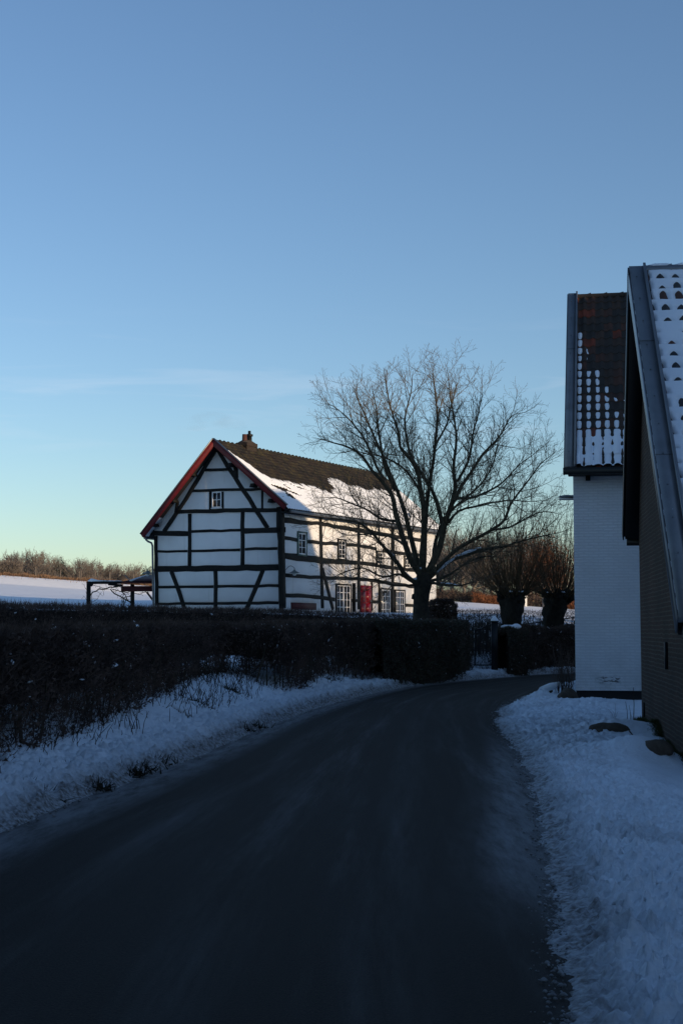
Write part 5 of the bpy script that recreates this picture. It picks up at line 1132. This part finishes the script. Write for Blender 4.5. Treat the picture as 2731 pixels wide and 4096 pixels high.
# ------------------------------------------------------------------ BACKGROUND RIGHT
protos2 = [proto('bare', s, 10, 'meadow_tree', 'x', M['farbark'], M['farbark'], 'bare trees beyond the right-hand field', .015) for s in (11, 12)]
names = [(1760, 2120, 124, 'slim bare tree just right of the farmhouse far end, beyond the field'), (1805, 2075, 122, 'pale-trunked bare tree beyond the field, left of the willows'), (1850, 2110, 132, 'thin bare tree between two pale trunks beyond the field'), (1892, 2100, 121, 'thick pale trunk lit by sun beyond the right-hand field'), (1930, 2140, 135, 'small bare tree behind the thick pale trunk'), (1964, 2110, 122, 'pale bare trunk half hidden by the left edge of the first willow'),
         (2010, 2110, 140, 'bare tree seen through the first willow shoots'), (2075, 2130, 138, 'bare tree seen above the first willow head'), (2120, 2110, 136, 'bare tree seen between the willows, left one'), (2143, 2090, 124, 'slender trunk standing between the two willows'), (2200, 2120, 140, 'bare tree seen through the second willow shoots'), (2262, 2140, 130, 'bare tree beyond the second willow beside the white wall'), (1720, 2160, 140, 'faint bare tree right behind the big tree trunk')]
used = set()
for i, (u, vt, Y_, lab) in enumerate(names):
    p = atY(u, vt, Y_); zg = float(T(p[0], Y_)); s_ = (p[2] - zg) / 11; k = i % 2
    if k not in used: used.add(k); o = protos2[k]; o.location = (p[0], Y_, zg); o.scale = (s_,) * 3; o['label'] = lab
    else: dup(protos2[k], (p[0], Y_, zg), rg.rand() * 6, s_, lab)
# rusty-leaved tree behind the willows
rt_ = empty('rusty_tree', tuple(atY(2175, 2400, 100)), 'reddish brown leaved tree behind the gap between the willows', 'tree'); a = MB(); c0 = atY(2175, 2400, 100); c0[2] = float(T(c0[0], 100)); a.tube([c0, c0 + [0, 0, 2.2]], [.16, .1], 6); a.build('trunk', M['farbark'], rt_)
n_ = 2600; mb = MB(); pp = rg.randn(n_, 3) * [.75, .7, .85] + atY(2178, 2262, 100); mb.spikes(pp, rg.randn(n_, 3), .10 + .14 * rg.rand(n_), .05 + .05 * rg.rand(n_), rg); mb.build('crown', M['rustleaf'], rt_)
def strip(name, u0, u1, Y_, h, n_, mat, label, cat, wid=.03, L_=.35, dx=.6):
    mb = MB(); u = u0 + rg.rand(n_) * (u1 - u0); y = Y_ + rg.randn(n_) * dx; x = (u - 1365.5) / F * y; z = T(x, y); hh = h * (.75 + .35 * fbm(u * .03, u * 0, 3)); mb.spikes(np.stack([x, y, z + rg.rand(n_) * hh], -1), rg.randn(n_, 3) * .6 + [0, 0, .6], L_ * (.4 + rg.rand(n_)), wid * (.6 + rg.rand(n_)), rg)
    return tag(mb.build(name, mat), label, cat, kind='stuff')
strip('far_brush', 1700, 2330, 121, 1.1, 16000, M['hedge'], 'dark brush along the far edge of the right-hand field', 'brushwood')
strip('far_rust_strip', 1890, 2000, 119, .8, 3000, M['rustleaf'], 'rust brown ground cover left of the willows beyond the field', 'bracken')
strip('far_rust_strip', 2270, 2330, 119, 1.3, 2500, M['rustleaf'], 'rust brown ground cover beside the white wall beyond the field', 'bracken')
strip('far_thicket', 1700, 2330, 150, 4.5, 7000, M['farbark'], 'tangle of thin bare saplings beyond the right-hand field', 'thicket', .03, 1.6, 4)
p = atY(2097, 2420, 117); mb = MB(); zg = float(T(p[0], 117)); mb.box([p[0], 117, zg + .35], [.17, 0, 0], [0, .15, 0], [0, 0, .4]); mb.box([p[0], 117, zg + .79], [.2, 0, 0], [0, .18, 0], [0, 0, .04]); tag(mb.build('marker_stone', M['plaster']), 'small pale marker block at the field edge right of the first willow', 'marker')

# ------------------------------------------------------------------ unseen barn, houses and conifers added for shade; bare trees for dapples
ob = empty('added_barn', (30, 18, 0), 'unseen tall brick barn added right of the lane to shade the road', 'barn')  # invented out-of-view barn; its bulk keeps the sun off the lane
def plain_house(root, x0, x1, y0, y1, zw, zrg, alongy=True):
    ubox('wall', [(x0 + x1) / 2, (y0 + y1) / 2, zw / 2 - .2], [(x1 - x0) / 2, 0, 0], [0, (y1 - y0) / 2, 0], [0, 0, zw / 2 + .2], M['brick'], root)
    xm = (x0 + x1) / 2; V = []
    for y_ in (y0 - .4, y1 + .4): V += [[x0 - .5, y_, zw - .3], [x1 + .5, y_, zw - .3], [xm, y_, zrg]]
    mk('roof', V, [np.array([[0, 3, 5, 2], [1, 2, 5, 4], [0, 1, 4, 3]]), np.array([[0, 2, 1], [3, 4, 5]])], M['tiledark'], root)
plain_house(ob, 24, 36, -30, 44.6, 8.6, 14.6)
o2 = empty('added_house', (9, -10, 0), 'unseen brick house added behind the viewpoint to cut skylight, right side', 'house'); plain_house(o2, 3.4, 14, -17, -2.5, 6.5, 11)  # unseen house, put in to block skylight over the lane
o2 = empty('added_house', (-10, -8, 0), 'unseen brick house added behind the viewpoint to cut skylight, left side', 'house'); plain_house(o2, -15, -4.6, -16, 1.0, 6.5, 11)  # its counterpart on the left, likewise added to darken the lane
dup(tree, (18.5, 58.8, 0.), 1.0, .9, 'bare roadside tree standing beyond the white building')
dup(tree, (23.5, 62.5, 0.), 2.4, .85, 'unseen second bare tree added beyond the white building to dapple the farmhouse')  # extra unseen tree, put in to break up sun on the long wall
for i, (x_, y_, s_, lab) in enumerate(((30.5, 48, 1.12, 'tallest conifer added for shade at the end of the unseen barn'), (31.5, 51.5, .98, 'second tall conifer added for shade at the end of the unseen barn'), (30, 57, .62, 'first conifer added for shade past the unseen barn'), (33, 60, .56, 'second conifer added for shade past the unseen barn'), (36, 66, .55, 'third conifer added for shade past the unseen barn'), (39, 72, .5, 'fourth conifer added for shade past the unseen barn'), (42, 78, .45, 'last conifer added for shade past the unseen barn'))):
    dup(con, (x_, y_, 0), i * 1.3, (s_ * 1.4, s_ * 1.4, s_), lab, 'unseen conifers added beside the lane for shade')  # unseen conifers, placed to shade the lower farmhouse wall
for i, (x_, y_, s_, lab) in enumerate(((-8.5, 4, 1.2, 'unseen tall conifer added behind the left hedge nearest the viewpoint'), (-9.5, 9, 1.1, 'second unseen tall conifer added behind the left hedge'))):
    dup(con, (x_, y_, .4), i * 1.7, (s_ * 1.1, s_ * 1.1, s_), lab, 'unseen conifers added to dim the lane')  # added out of view to hold skylight off the near lane
